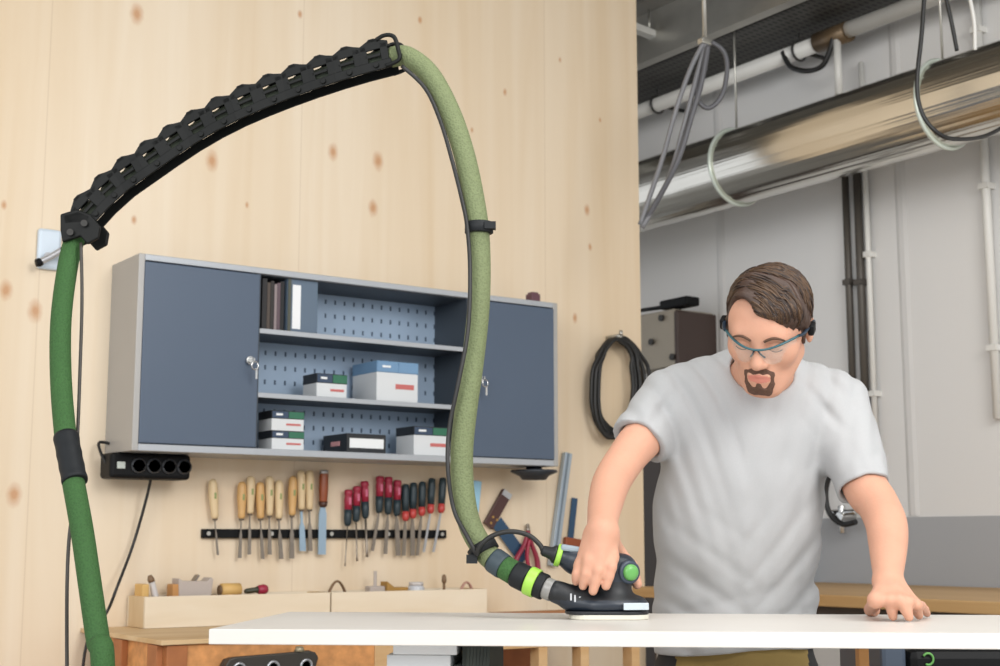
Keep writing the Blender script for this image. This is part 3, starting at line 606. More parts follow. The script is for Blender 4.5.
b = MB(); b.prism([(x-.05, YI-.03, ZI), (x+.045, YI-.03, ZI), (x+.06, YI-.03, zi(204, 579)), (x+.052, YI-.03, zi(204, 577)), (x+.04, YI-.03, zi(200, 581)), (x-.04, YI-.03, zi(180, 581)), (x-.058, YI-.03, zi(177, 578))], (0, .06, 0)); b.build('body', m_gpl, t, .003)
b = MB(); b.bx(x-.075, x-.05, YI-.025, YI+.025, ZI, zi(175, 584)); b.build('front_block', mat('honey_block', '#c08a50', .5), t, .003)
b = MB(); b.box((x, YI, zi(190, 583)), (.006, .03, .06), Matrix.Rotation(.6, 3, 'Y')); b.build('iron', m_blade, t)
x = xi(153)
t = thing('planing_tool', 'leaning whitish tool with a dark tip at the left end of the left tray', 'tool', (x, YI, ZI))
b = MB(); b.tube([(x+.035, YI, ZI+.012), (x+.015, YI, ZI+.06), (x-.006, YI, zi(150, 580))], [.012, .012, .009], 12); b.build('handle', mat('whitish_grip', '#cbc5c2', .5), t)
b = MB(); b.lathe((x-.005, YI, zi(150, 582)), (-.4, 0, 1), [(0, .010), (.01, .011), (.022, .006)]); b.build('tip', mat('brown_tip', '#7a6046', .5), t)
b = MB(); b.bx(xi(140), xi(147), YI-.02, YI+.05, ZI, zi(143, 584)); tag(b.build('wood_block', m_yel, None, .004), 'honey coloured wood block in the far left end of the left tray', 'block')
x = xi(230)
t = thing('wood_roll', 'yellow wooden cylinder lying in the left tray', 'wood roll', (x, YI, ZI))
b = MB(); b.lathe((x-.033, YI, zi(230, 590)), (1, 0, 0), [(0, .018), (.002, .022), (.066, .022), (.068, .018)], 20); b.build('roll', m_yel, t); MB().lathe((x-.039, YI, zi(230, 590)), (1, 0, 0), [(0, .016), (.008, .016)]).build('end_cap', mat('brown_tip', ''), t)
b = MB(); b.bx(x-.03, x+.03, YI-.02, YI+.02, ZI, zi(230, 590)-.018); b.build('stand', m_yel, t)
x = xi(252); z = zi(252, 591)
t = thing('screwdriver', 'red-ended screwdriver with black grip lying in the left tray', 'screwdriver', (x, YI, ZI))
b = MB(); b.lathe((x-.035, YI-.02, z), (1, 0, .1), [(0, .006), (.01, .009), (.04, .009), (.045, .012)]); b.build('grip', mat('dark_olive_grip', '#3b3b2c', .5), t)
b = MB(); b.lathe((x+.010, YI-.02, z+.003), (1, 0, .1), [(0, .010), (.006, .016), (.024, .017), (.034, .012), (.036, .004)]); b.build('handle', m_redh, t)
b = MB(); b.bx(x-.03, x+.03, YI-.035, YI-.005, ZI, z-.012); b.build('rest', m_yel, t)
# right tray contents
def shaving(px0, px1, py, m, nm, label, cat, arc=True):
    xa, xb = xi(px0), xi(px1); zt_ = zi((px0+px1)/2, py); n_ = 14
    P = [(xa+(xb-xa)*k/n_, YI, ZI+.008+(zt_-ZI-.012)*math.sin(math.pi*k/n_)) for k in range(n_+1)]
    return tag(MB().tube(P, .008, 10, flat=.5).build(nm, m), label, cat)
shaving(322, 352, 580, mat('brown_tip', ''), 'curved_handle', 'brown curved wooden handle in the right tray, leftmost', 'handle')
x = xi(375); t = thing('marking_gauge', 'grey marking gauge with upright stem in the right tray', 'gauge', (x, YI, ZI))
b = MB(); b.bx(x-.03, x+.03, YI-.02, YI+.02, ZI, zi(375, 586)); b.build('fence', m_gpl, t, .004); b = MB(); b.cyl((x, YI, ZI), (x, YI, zi(373, 571)), .006); b.build('stem', m_gpl, t)
xa, xb = xi(383), xi(404)
b = MB(); b.prism([(xa, YI-.03, ZI), (xb, YI-.03, ZI), (xb, YI-.03, zi(400, 587)), (xa+.03, YI-.03, zi(390, 587)), (xa, YI-.03, zi(384, 581))], (0, .05, 0))
tag(b.build('shoe_plane', mat('ochre_wood', '#a9803e', .5, var=.15), None, .003), 'small ochre wooden plane body in the right tray', 'plane')
x = xi(416); t = thing('clear_jar', 'small pale jar standing in the right tray', 'jar', (x, YI, ZI))
b = MB(); b.lathe((x, YI, ZI), (0, 0, 1), [(0, .028), (.004, .03), (zi(416, 582)-ZI-.02, .03), (zi(416, 582)-ZI-.01, .024)], 20); b.build('jar_body', mat('pale_grey_jar', '#c9cbd0', .3), t)
b = MB(); b.lathe((x, YI, zi(416, 582)-.012), (0, 0, 1), [(0, .026), (.012, .026)], 20); b.build('lid', mat('whitish_grip', ''), t)
x = xi(444); t = thing('bradawl', 'thin upright bradawl standing in the right tray', 'awl', (x, YI, ZI))
b = MB(); b.lathe((x, YI, ZI), (0, 0, 1), [(0, .02), (.006, .02), (.01, .006), (zi(444, 583)-ZI, .005)]); b.build('stand', mat('brown_tip', ''), t); b = MB(); b.lathe((x, YI, zi(444, 584)), (0, 0, 1), [(0, .004), (.01, .009), (.028, .008), (.034, .003)]); b.build('handle', mat('brown_tip', ''), t)
shaving(455, 478, 581, mat('reddish_wood', '#b98f80', .6), 'turned_offcut', 'pinkish wooden offcut at the right end of the right tray', 'offcut')

# ------------------------------------------------------------------ sanding board, its supports, things under it
ZT = .95
tdir = Vector((.766, -.643, 0)); ndir = Vector((.643, .766, 0))
def BP(u, v, z=ZT): return tdir*u+ndir*v+Vector((0, 0, z))
m_brd = wood('primed_board', '#dcd9d4', '#d3cec6', (6, 6, 6), rough=.35, contrast=.5)
b = MB(); b.prism([BP(-.66, 2.223, ZT-.024), BP(1.35, 2.223, ZT-.024), BP(1.35, 2.763, ZT-.024), BP(-.66, 2.763, ZT-.024)], (0, 0, .024))
board = tag(b.build('white_board', m_brd, None, .0015), 'long white board laid flat and being sanded, cut by the right edge', 'board')
RB = Matrix.Rotation(math.atan2(-.643, .766), 3, 'Z')
def bbx(name, m, u0, u1, v0, v1, z0, z1, parent=None, bevel=.001):
    b = MB(); b.prism([BP(u0, v0, z0), BP(u1, v0, z0), BP(u1, v1, z0), BP(u0, v1, z0)], (0, 0, z1-z0)); return b.build(name, m, parent, bevel)
def uof(px, v):            # u of pixel column at a given v, at under-board height
    best = None
    for k in range(2000):
        u = -.9+k*.001; w_ = BP(u, v, .9); r = w_.x*math.cos(TH)-w_.y*math.sin(TH); f = w_.x*math.sin(TH)+w_.y*math.cos(TH); q = 500+F*r/f
        if best is None or abs(q-px) < best[0]: best = (abs(q-px), u)
    return best[1]
ub = ZT-.024; zs = ub-6*.0205
ua, uc = uof(393, 2.30), uof(455, 2.30)
for k in range(6):
    e = (.004, -.006, .008, -.003, .005, 0)[k]; nm = ('topmost', 'second', 'third', 'fourth', 'fifth', 'lowest')[k]
    o = bbx('spacer_board', m_card if k % 2 else m_lbl, ua+e, uc+e, 2.30, 2.60, ub-(k+1)*.0205+.0006, ub-k*.0205)
    tag(o, 'white spacer board under the long board, %s of the stack' % nm, 'board', 'stacked spacer boards')
m_rib = mat('ribbed_green_black', '#2f3530', .7, var=.5, scale=40, stretch=(1, 1, .3))
ud = uof(489, 2.30)
t = thing('ribbed_block', 'dark ribbed block beside the white spacer boards under the long board', 'block', BP((uc+ud)/2, 2.45, zs))
bbx('core', m_rib, uc+.012, ud, 2.31, 2.58, zs, ub-.001, t)
for k in range(7):
    u = uc+.014+(ud-uc-.018)*k/7; b = MB(); b.prism([BP(u, 2.303, zs), BP(u+.005, 2.303, zs), BP(u+.012, 2.303, ub-.002), BP(u+.007, 2.303, ub-.002)], ndir*.008); b.build('rib', m_rib, t)
m_tr = wood('trestle_wood', '#cf9a5c', '#b57f45', (4, 4, 20))
def trestle(u0, u1, zt_, label, posts=False):
    t = thing('trestle', label, 'trestle', BP((u0+u1)/2, 2.45, 0))
    bbx('top_beam', m_tr, u0, u1, 2.26, 2.66, zt_-.05, zt_-.0005, t)
    for u in (u0+.02, u1-.06):
        for v, dv in ((2.27, -.08), (2.61, .08)):
            b = MB(); b.prism([BP(u, v+dv, 0), BP(u+.04, v+dv, 0), BP(u+.04, v+dv+.04, 0), BP(u, v+dv+.04, 0)], BP(0, -dv, zt_-.05)-BP(0, 0, 0)); b.build('leg', m_tr, t, .001)
    bbx('brace', m_tr, u0+.02, u1-.02, 2.43, 2.47, .25, .29, t)
trestle(ua-.05, ud+.05, zs, 'wooden trestle carrying the spacer stack under the board')
ue, uf = uof(851, 2.40), uof(861, 2.40)
t = thing('support_stand', 'orange-brown wooden post stand under the right part of the board', 'stand', BP(ue, 2.4, 0))
bbx('post', m_tr, ue, uf, 2.40, 2.44, .04, ub-.0005, t); bbx('foot', m_tr, ue-.15, uf+.15, 2.38, 2.46, 0, .04, t); bbx('foot', m_tr, ue-.01, uf+.01, 2.25, 2.60, 0, .039, t)
# black tool cabinet behind, right
def cbx(name, m, r0, r1, f0, f1, z0, z1, parent=None, bevel=.002):
    b = MB(); b.prism([c2w(r0, f0, z0), c2w(r1, f0, z0), c2w(r1, f1, z0), c2w(r0, f1, z0)], (0, 0, z1-z0)); return b.build(name, m, parent, bevel)
D1 = 3.05; r0 = (876-500)/F*D1; r1 = (1040-500)/F*D1
t = thing('dust_extractor', 'black dust extractor with a green mark standing under the board at right', 'extractor', c2w((r0+r1)/2, D1+.2, 0))
cbx('body', m_black, r0+.05, r1, D1, D1+.4, .05, .86, t, .02)
cbx('side_bumper', mat('blue_grey_shell', '#3c4756', .5), r0-.005, r0+.05, D1+.01, D1+.39, .05, .87, t, .01)
c = atc(928, 659, D1-.002); P = [c2w(c.x+.011*math.cos(a), D1-.003, c.z+.012*math.sin(a)) for a in [math.radians(-120+k*15) for k in range(19)]]
MB().tube(P, .0025, 8).build('emblem', mat('emblem_green', '#5f9a4e', .5), t)
for k, rr_ in enumerate((r0+.09, r1-.05)):
    for ff in (D1+.06, D1+.34): q = c2w(rr_, ff, .035); MB().cyl(q-tdir*.015, q+tdir*.015, .035).build('wheel', m_dark, t)
# ------------------------------------------------------------------ distance-field modelling (for organic shapes)
class SDF:
    def __init__(s, lo, hi, h):
        s.lo = np.array(lo, float); s.h = h; s.n = np.ceil((np.array(hi)-s.lo)/h).astype(int)+1
        s.F = np.full(s.n, .5, np.float32)
    def blk(s, lo, hi):
        a = np.clip(np.floor((np.array(lo)-s.lo)/s.h).astype(int), 0, s.n); b = np.clip(np.ceil((np.array(hi)-s.lo)/s.h).astype(int)+1, 0, s.n)
        if np.any(b <= a): return None, None
        sl = tuple(slice(i, j) for i, j in zip(a, b))
        ax = [(s.lo[i]+s.h*np.arange(a[i], b[i])).astype(np.float32) for i in range(3)]
        return sl, np.stack(np.meshgrid(*ax, indexing='ij'), -1)
    def put(s, lo, hi, fn, k=.01, op='+', cuts=()):
        pad = max(k, .004)*1.3+3*s.h
        sl, P = s.blk(np.array(lo)-pad, np.array(hi)+pad)
        if sl is None: return s
        d = fn(P)
        for q, nn in cuts: d = np.maximum(d, (P-np.array(q, np.float32)) @ np.array(nn, np.float32))
        A = s.F[sl]
        if op == '+': hh = np.maximum(k-np.abs(A-d), 0)/k; s.F[sl] = np.minimum(A, d)-hh*hh*k*.25
        elif op == '-': d = -d; hh = np.maximum(k-np.abs(A-d), 0)/k; s.F[sl] = np.maximum(A, d)+hh*hh*k*.25
        return s
    def cap(s, a, b, ra, rb=None, k=.01, op='+', sf=1., cuts=()):
        a = np.array(a, np.float32); b = np.array(b, np.float32); rb = ra if rb is None else rb
        S_ = np.array([1, 1/sf, 1], np.float32); ba = (b-a)*S_; L = max(float(ba @ ba), 1e-9)
        def fn(P):
            pa = (P-a)*S_; h = np.clip(pa @ ba/L, 0, 1); return (np.linalg.norm(pa-h[..., None]*ba, axis=-1)-(ra+(rb-ra)*h))*min(1, (1+sf)/2)
        R = max(ra, rb)*max(1, sf); return s.put(np.minimum(a, b)-R, np.maximum(a, b)+R, fn, k, op, cuts)
    def ell(s, c, r, R=None, k=.01, op='+', cuts=()):
        c = np.array(c, np.float32); r = np.array(r, np.float32); M_ = np.array(R if R is not None else np.eye(3), np.float32)   # columns = axes
        def fn(P):
            q = (P-c) @ M_; k0 = np.linalg.norm(q/r, axis=-1); k1 = np.linalg.norm(q/(r*r), axis=-1); return k0*(k0-1)/np.maximum(k1, 1e-6)
        return s.put(c-r.max(), c+r.max(), fn, k, op, cuts)
    def chain(s, pts, k=.01, op='+', sf=1.):
        c = [Vector(p) for p, r in pts]; R = [r for p, r in pts]; Q = smooth_path(c, 6); RR = [v.x for v in smooth_path([Vector((r, 0, 0)) for r in R], 6)]
        pts = list(zip(Q, RR)); k = .003
        for (a, ra), (b, rb) in zip(pts[:-1], pts[1:]): s.cap(a, b, ra, rb, k, op, sf)
        return s
    def mesh(s):
        F_ = s.F; ins = F_ < 0; nx, ny, nz = F_.shape
        c = np.zeros((nx-1, ny-1, nz-1), np.int8)
        for i in (0, 1):
            for j in (0, 1):
                for k in (0, 1): c += ins[i:nx-1+i, j:ny-1+j, k:nz-1+k]
        I = np.argwhere((c > 0) & (c < 8)); idx = np.full(c.shape, -1, np.int32); idx[tuple(I.T)] = np.arange(len(I))
        V = np.zeros((len(I), 3)); N = np.zeros(len(I))
        off = [(i, j, k) for i in (0, 1) for j in (0, 1) for k in (0, 1)]
        for a in off:
            for ax in range(3):
                if a[ax]: continue
                b = list(a); b[ax] = 1
                fa = F_[tuple((I+a).T)]; fb = F_[tuple((I+b).T)]; m = (fa < 0) != (fb < 0)
                t = np.where(m, fa/np.where(m, fa-fb, 1), 0); p = np.tile(np.array(a, float), (len(I), 1)); p[:, ax] += t
                V[m] += p[m]; N[m] += 1
        V = (V/N[:, None]+I)*s.h+s.lo; Q = []
        for ax in range(3):
            u, v = (ax+1) % 3, (ax+2) % 3; n_ = [nx, ny, nz]; sa = [slice(1, -1)]*3; sb = [slice(1, -1)]*3
            sa[ax] = slice(0, n_[ax]-1); sb[ax] = slice(1, n_[ax]); A = ins[tuple(sa)]; B = ins[tuple(sb)]
            E_ = np.argwhere(A != B); flip = A[tuple(E_.T)]
            base = E_.copy(); base[:, u] += 1; base[:, v] += 1
            def cell(du, dv): q = base.copy(); q[:, u] -= du; q[:, v] -= dv; return idx[tuple(q.T)]
            q = np.stack([cell(1, 1), cell(0, 1), cell(0, 0), cell(1, 0)], 1); q[~flip] = q[~flip][:, ::-1]; Q.append(q)
        return V, np.concatenate(Q)
    def build(s, name, m, parent, cls=None, label=None, smooth=1):
        V, Q = s.mesh(); Q = Q[(Q >= 0).all(1)]
        for _ in range(smooth):
            acc = np.zeros_like(V); cnt = np.zeros(len(V))
            for i in range(4):
                np.add.at(acc, Q[:, i], V[Q[:, (i+1) % 4]]+V[Q[:, i-1]]); np.add.at(cnt, Q[:, i], 2)
            V = V*.4+acc/np.maximum(cnt, 1)[:, None]*.6
        ct, st = math.cos(TH), math.sin(TH); W_ = np.stack([V[:, 0]*ct+V[:, 1]*st, -V[:, 0]*st+V[:, 1]*ct, V[:, 2]], 1)
        inv = np.array(wm(parent).inverted()); L = W_ @ inv[:3, :3].T+inv[:3, 3]
        me = bpy.data.meshes.new(name); me.vertices.add(len(L)); me.vertices.foreach_set('co', L.astype(np.float32).ravel())
        me.loops.add(len(Q)*4); me.loops.foreach_set('vertex_index', Q.astype(np.int32).ravel()); me.polygons.add(len(Q))
        me.polygons.foreach_set('loop_start', np.arange(0, len(Q)*4, 4, dtype=np.int32)); me.update(calc_edges=True); me.validate()
        me.polygons.foreach_set('use_smooth', np.ones(len(me.polygons), bool))
        for mm in (m if isinstance(m, (list, tuple)) else [m]): me.materials.append(mm)
        if cls is not None and len(me.polygons) == len(Q): me.polygons.foreach_set('material_index', cls(V[Q].mean(1)).astype(np.int32))
        me.update(); o = bpy.data.objects.new(name, me); C.objects.link(o); o.parent = parent
        if label: o['label'] = label
        return o
def vnoise(P, sc, seed=0):
    """cheap smooth noise: a few rotated sines"""
    r = np.random.RandomState(seed); o = 0
    for _ in range(6):
        d = r.normal(size=3); d /= np.linalg.norm(d); o = o+np.sin((P @ d.astype(np.float32))*sc*r.uniform(.6, 1.6)+r.uniform(0, 6.28))
    return o/6

# ------------------------------------------------------------------ hose and boom
m_olive = mat('woven_olive', '#6a7450', .75, var=.1, scale=10); m_green = mat('woven_green', '#32592a', .8, var=.12, scale=10)
def weave(m, sc=230):
    n = m.node_tree.nodes; l = m.node_tree.links; b = n['Principled BSDF']
    tc = n.new('ShaderNodeTexCoord'); v = n.new('ShaderNodeTexVoronoi'); v.inputs['Scale'].default_value = sc; l.new(tc.outputs['Object'], v.inputs['Vector'])
    bp = n.new('ShaderNodeBump'); bp.inputs['Strength'].default_value = .6; bp.inputs['Distance'].default_value = .002; l.new(v.outputs['Distance'], bp.inputs['Height']); l.new(bp.outputs[0], b.inputs['Normal'])
    c = b.inputs['Base Color'].links[0].from_socket; h = n.new('ShaderNodeMix'); h.data_type = 'RGBA'; h.blend_type = 'MULTIPLY'; h.inputs[0].default_value = .35
    l.new(c, h.inputs[6]); l.new(v.outputs['Distance'], h.inputs[7]); 
    r = n.new('ShaderNodeMapRange'); r.inputs['From Max'].default_value = .6; r.inputs['To Min'].default_value = .45; r.inputs['To Max'].default_value = 1.25; l.new(v.outputs['Distance'], r.inputs['Value'])
    cc = n.new('ShaderNodeCombineColor'); [l.new(r.outputs[0], cc.inputs[i]) for i in range(3)]; l.new(cc.outputs[0], h.inputs[7]); l.new(h.outputs[2], b.inputs['Base Color'])
weave(m_olive); weave(m_green)
m_rub = mat('black_rubber', '#191c1f', .6, var=.2, spec=.3); m_lime = mat('lime_ring', '#9ccf4f', .4, var=.03); m_link = mat('link_plastic', '#0d0f0e', .55, var=.2, spec=.25)
m_dsl = mat('dark_slate_sleeve', '#34424a', .55)
Rh = .0215
DS = onZc(604, 616, .956).y; dJ = DS-2.452
hx = [(103, 668, 2.55), (98, 640, 2.57), (90, 585, 2.60), (82, 530, 2.64), (73, 480, 2.68), (66, 440, 2.72), (61, 380, 2.78), (61, 320, 2.83), (68, 265, 2.88), (75, 238, 2.9)]
hose = thing('suction_hose', 'long green sleeved suction hose arching over the bench down to the sander', 'hose', at(110, 640, 2.55)*1 - Vector((0, 0, at(110, 640, 2.55).z)))
gpts = [at(*q) for q in hx]
fl = at(103, 668, 2.55); pre = [Vector((fl.x+.42, fl.y-.28, .03)), Vector((fl.x+.22, fl.y-.15, .04)), Vector((fl.x+.07, fl.y-.05, .22)), Vector((fl.x+.015, fl.y-.01, .52))]
gp = smooth_path(pre+gpts, 8)
MB().tube(gp, Rh*.98, 24).build('green_sleeve', m_green, hose, label='plain green sleeve running down at the left')
cf = smooth_path([at(66, 436, 2.725), at(70, 458, 2.70), at(75, 482, 2.675)], 6)
MB().tube(cf, [.0240, .0250]+[.0236+.0008*(k % 3 == 0) for k in range(len(cf)-4)]+[.0250, .0240], 24).build('cuff', m_rub, hose)
bm_ = [(80, 226, 2.9), (92, 212, 2.9), (116, 188, 2.9), (148, 165, 2.89), (192, 135, 2.88), (236, 111, 2.86), (292, 88, 2.84), (348, 69, 2.81), (392, 57, 2.79)]
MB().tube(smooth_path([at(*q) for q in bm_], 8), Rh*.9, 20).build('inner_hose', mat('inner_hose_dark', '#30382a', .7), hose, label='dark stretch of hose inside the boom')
op = [(392, 57, 2.79), (408, 57, 2.78), (430, 75, 2.76), (449, 110, 2.74), (463, 150, 2.72), (473, 195, 2.70), (479, 240, 2.68), (479, 300, 2.665), (473, 360, 2.63+dJ*.3), (466, 410, 2.60+dJ*.5), (462, 450, 2.58+dJ*.65), (463, 490, 2.56+dJ*.8), (470, 525, 2.54+dJ*.92), (484, 550, 2.52+dJ), (493, 559.5, 2.51+dJ)]
MB().tube(smooth_path([at(*q) for q in op], 8), Rh, 24).build('olive_sleeve', m_olive, hose, label='woven olive sleeve hanging down to the sander')
def seg(a, b, r, m, nm, n=24, lab=None, r2=None):
    P = smooth_path([a, a.lerp(b, .5), b], 3); k = len(P); R = [r]*k if r2 is None else [r+(r2-r)*i/(k-1) for i in range(k)]; R[0] *= .97; R[-1] *= .97
    return MB().tube(P, R, n).build(nm, m, hose, label=lab)
J = [at(q[0], q[1], q[2]+dJ) for q in ((493, 559.5, 2.51), (504, 567, 2.50), (515, 573.5, 2.49), (528, 580, 2.48), (537, 584, 2.475), (545, 587.5, 2.47), (553, 591, 2.465))]
seg(J[0], J[1], .0238, m_dsl, 'slate_band'); seg(J[1], J[2], .0222, m_green, 'green_collar'); seg(J[2], J[3], .0245, m_rub, 'rubber_grip'); seg(J[3], J[4], .0268, m_lime, 'lime_ring')
seg(J[4], J[5], .0240, m_rub, 'rubber_grip'); seg(J[5], J[6], .020, mat('grey_clear_nozzle', '#8b8a87', .3), 'nozzle', lab='translucent grey nozzle')
q = at(479, 228, 2.68)
b = MB(); b.lathe(q-Vector((0, 0, .011)), (0, 0, 1), [(0, .026), (.001, .028), (.021, .028), (.022, .026)], 24); b.box(q+c2w(.022, -.02, 0), (.022, .018, .014), CAMROT); b.build('cable_strap', m_rub, hose)
qa, qb = at(478, 545, 2.525), at(490, 541, 2.52)
d_ = (at(484, 550, 2.52+dJ)-at(470, 525, 2.54+dJ*.92)).normalized(); q = at(483, 549, 2.52+dJ)
b = MB(); b.lathe(q-d_*.009, d_, [(0, .026), (.001, .0285), (.018, .0285), (.019, .026)], 24); b.box(q+c2w(-.02, -.02, -.018), (.02, .016, .016), CAMROT); b.build('cable_strap', m_rub, hose)
cab1 = [(402, 66, 2.75), (425, 88, 2.74), (440, 120, 2.72), (452, 160, 2.70), (462, 200, 2.68), (467, 226, 2.655), (470, 270, 2.63), (468, 330, 2.60+dJ*.2), (458, 385, 2.575+dJ*.4), (449, 430, 2.56+dJ*.6), (448, 470, 2.54+dJ*.7), (454, 510, 2.53+dJ*.8), (468, 538, 2.50+dJ*.9), (477, 555, 2.49+dJ)]
MB().tube(smooth_path([at(*q) for q in cab1], 6), .0042, 8).build('power_lead', m_cable, hose)
cab2 = [(477, 555, 2.49), (480, 546, 2.48), (492, 536, 2.475), (510, 531.5, 2.47), (528, 535, 2.47), (540, 545, 2.47), (544, 553, 2.47), (550, 557, 2.47)]
MB().tube(smooth_path([at(q[0], q[1], q[2]+dJ) for q in cab2], 6), .0045, 8).build('power_lead', m_cable, hose)
cab3 = [(81, 243, 2.87), (82, 300, 2.85), (80, 370, 2.80), (78, 425, 2.76), (76, 460, 2.74), (74, 500, 2.72), (69, 540, 2.70), (67, 590, 2.68), (67, 670, 2.6), (68, 760, 2.55)]
MB().tube(smooth_path([at(*q) for q in cab3], 6), .0036, 8).build('power_lead', mat('thin_dark_lead', '#3c3833', .5), hose)

boom = thing('hose_boom', 'black chain-link boom arm arching above the cabinet and carrying the hose', 'boom arm', at(80, 235, 2.9))
bp_ = smooth_path([at(*q) for q in bm_], 40)
# arc-length resample
L = [0]
for a, c in zip(bp_[:-1], bp_[1:]): L.append(L[-1]+(c-a).length)
def along(s):
    s = min(max(s, 0), L[-1]-1e-6)
    for i in range(len(L)-1):
        if L[i+1] >= s: return bp_[i].lerp(bp_[i+1], (s-L[i])/max(L[i+1]-L[i], 1e-9))
NL = 13; s0 = .012; ll = (L[-1]-s0)/NL; side = c2w(0, 1, 0)
for k in range(NL):
    a = along(s0+k*ll); c = along(s0+(k+1)*ll); x = (c-a).normalized(); z = x.cross(side).normalized(); z = z if z.z > 0 else -z; y = z.cross(x)
    def PT(u, h, w_): return a+x*(u*ll)+z*h+y*w_
    b = MB(); wd = .030; th = .005
    for sgn in (-1, 1):
        w0 = sgn*wd; ext = y*(-sgn*th)
        b.prism([PT(-.08, -.030, w0), PT(1.06, -.030, w0), PT(1.06, -.011, w0), PT(-.08, -.011, w0)], ext)
        b.prism([PT(-.04, -.012, w0), PT(.24, -.012, w0), PT(.22, .026, w0), PT(-.04, .024, w0)], ext)
        b.prism([PT(.72, -.012, w0), PT(1.0, -.012, w0), PT(1.0, .024, w0), PT(.74, .026, w0)], ext)
        b.prism([PT(-.02, .014, w0), PT(1.04, .014, w0), PT(1.04, .027, w0), PT(.80, .032, w0), PT(.62, .037, w0), PT(.38, .037, w0), PT(.20, .032, w0), PT(-.02, .026, w0)], ext)
        b.prism([PT(.14, -.002, w0), PT(.72, -.002, w0), PT(.72, .005, w0), PT(.14, .005, w0)], ext)
        b.cyl(PT(.5, -.020, w0+sgn*.001), PT(.5, -.020, w0+sgn*.005), .006, n=12)
    b.build('link_frame', m_link, boom, .0012)
    b = MB(); b.prism([PT(.3, .030, -wd), PT(.66, .030, -wd), PT(.60, .038, -wd), PT(.36, .038, -wd)], y*(2*wd)); b.build('cross_bar', m_link, boom, .001)
# head and base of the boom
a = along(L[-1]); x = (a-along(L[-1]-.03)).normalized(); z = x.cross(side).normalized(); z = z if z.z > 0 else -z; y = z.cross(x)
b = MB()
for sgn in (-1, 1):
    b.tube(smooth_path([a-x*.02+z*.033+y*.03*sgn, a+x*.0+z*.038+y*.03*sgn, a+x*.018+z*.030+y*.03*sgn, a+x*.022+z*.005+y*.03*sgn, a+x*.02-z*.02+y*.03*sgn, a-x*.01-z*.026+y*.03*sgn], 6), .0045, 8)
b.build('end_loop', m_link, boom)
a = at(76, 229, 2.9)
b = MB(); P = [(60, 214), (76, 209), (90, 214), (100, 226), (98, 238), (87, 244), (80, 236), (62, 242), (60, 230)]
F0 = [at(px, py, 2.862) for px, py in P]; b.prism(F0, c2w(0, .012, 0)); b.prism([at(px, py, 2.862)+c2w(0, .064, 0) for px, py in P], c2w(0, .012, 0)); b.build('base_bracket', m_link, boom, .003)
b = MB(); b.prism([at(px, py, 2.862) for px, py in ((63, 215), (78, 211), (90, 216), (88, 222), (64, 224))], c2w(0, .07, 0)); b.build('bracket_bridge', m_link, boom, .002)
for px, py in ((70, 232), (84, 223)): b = MB(); b.cyl(at(px, py, 2.862), at(px, py, 2.852), .007, n=14); b.build('bolt', m_dark, boom)
# ------------------------------------------------------------------ sander
sc_ = onZc(604, 616, .956); m_sand = mat('sander_navy', '#1f2732', .38, var=.1); m_sbl = mat('sander_black', '#15181c', .5)
sr = c2w(sc_.x, sc_.y, ZT); DS = sc_.y
sander = thing('random_orbit_sander', 'dark electric sander with green button resting on the white board', 'sander', sr)
def rbox(name, m, cx, cy, z0, z1, hx_, hy_, par, rad=.02):
    P = []
    for (qx, qy, a0) in ((1, 1, 0), (-1, 1, 90), (-1, -1, 180), (1, -1, 270)):
        for k in range(7): a = math.radians(a0+k*15); P.append(c2w(cx+qx*(hx_-rad)+rad*math.cos(a), cy+qy*(hy_-rad)+rad*math.sin(a), z0))
    return MB().prism(P, (0, 0, z1-z0)).build(name, m, par, .0015)
rbox('abrasive_sheet', mat('pale_abrasive', '#cfccbe', .7), sc_.x+.010, DS+.02, ZT+.0004, ZT+.009, .070, .050, sander, .03)
rbox('sanding_pad', m_sbl, sc_.x+.006, DS+.02, ZT+.009, ZT+.015, .074, .050, sander, .035)
def sp(px, py, dD=0): return atc(px, py, DS+.02+dD)
g = SDF(sp(540, 625)-Vector((.02, .09, .01)), sp(655, 545)+Vector((.03, .10, .04)), .0022)
q = sp(605, 600); g.ell((q.x, q.y, ZT+.026), (.076, .048, .022), k=.012); g.cap((q.x-.02, q.y, ZT+.022), (q.x+.055, q.y, ZT+.020), .022, .018, k=.012, sf=2.0)
g.cap(sp(557, 592, -.01), sp(585, 602, -.008), .0205, .023, k=.014); g.cap(sp(585, 602, -.008), sp(612, 604), .024, .024, k=.014)
g.cap(sp(612, 600), sp(615, 574), .036, .029, k=.012); g.cap(sp(590, 590), sp(612, 575), .024, .024, k=.015)
g.cap(sp(575, 561), sp(622, 568), .025, .026, k=.012); g.cap(sp(562, 556), sp(580, 562), .017, .021, k=.008)
g.cap(sp(612, 570, .01), sp(625, 572, -.008), .0255, .0225, k=.01)
zc_ = ZT+.0155; g.put(g.lo, (*(g.lo+g.n*g.h)[:2], zc_), lambda P: P[..., 2]-zc_, .002, '-')
g.build('housing', [m_sand, m_sbl], sander, cls=lambda c: ((c[:, 2] > ZT+.034) & (c[:, 2] < ZT+.066)).astype(int))
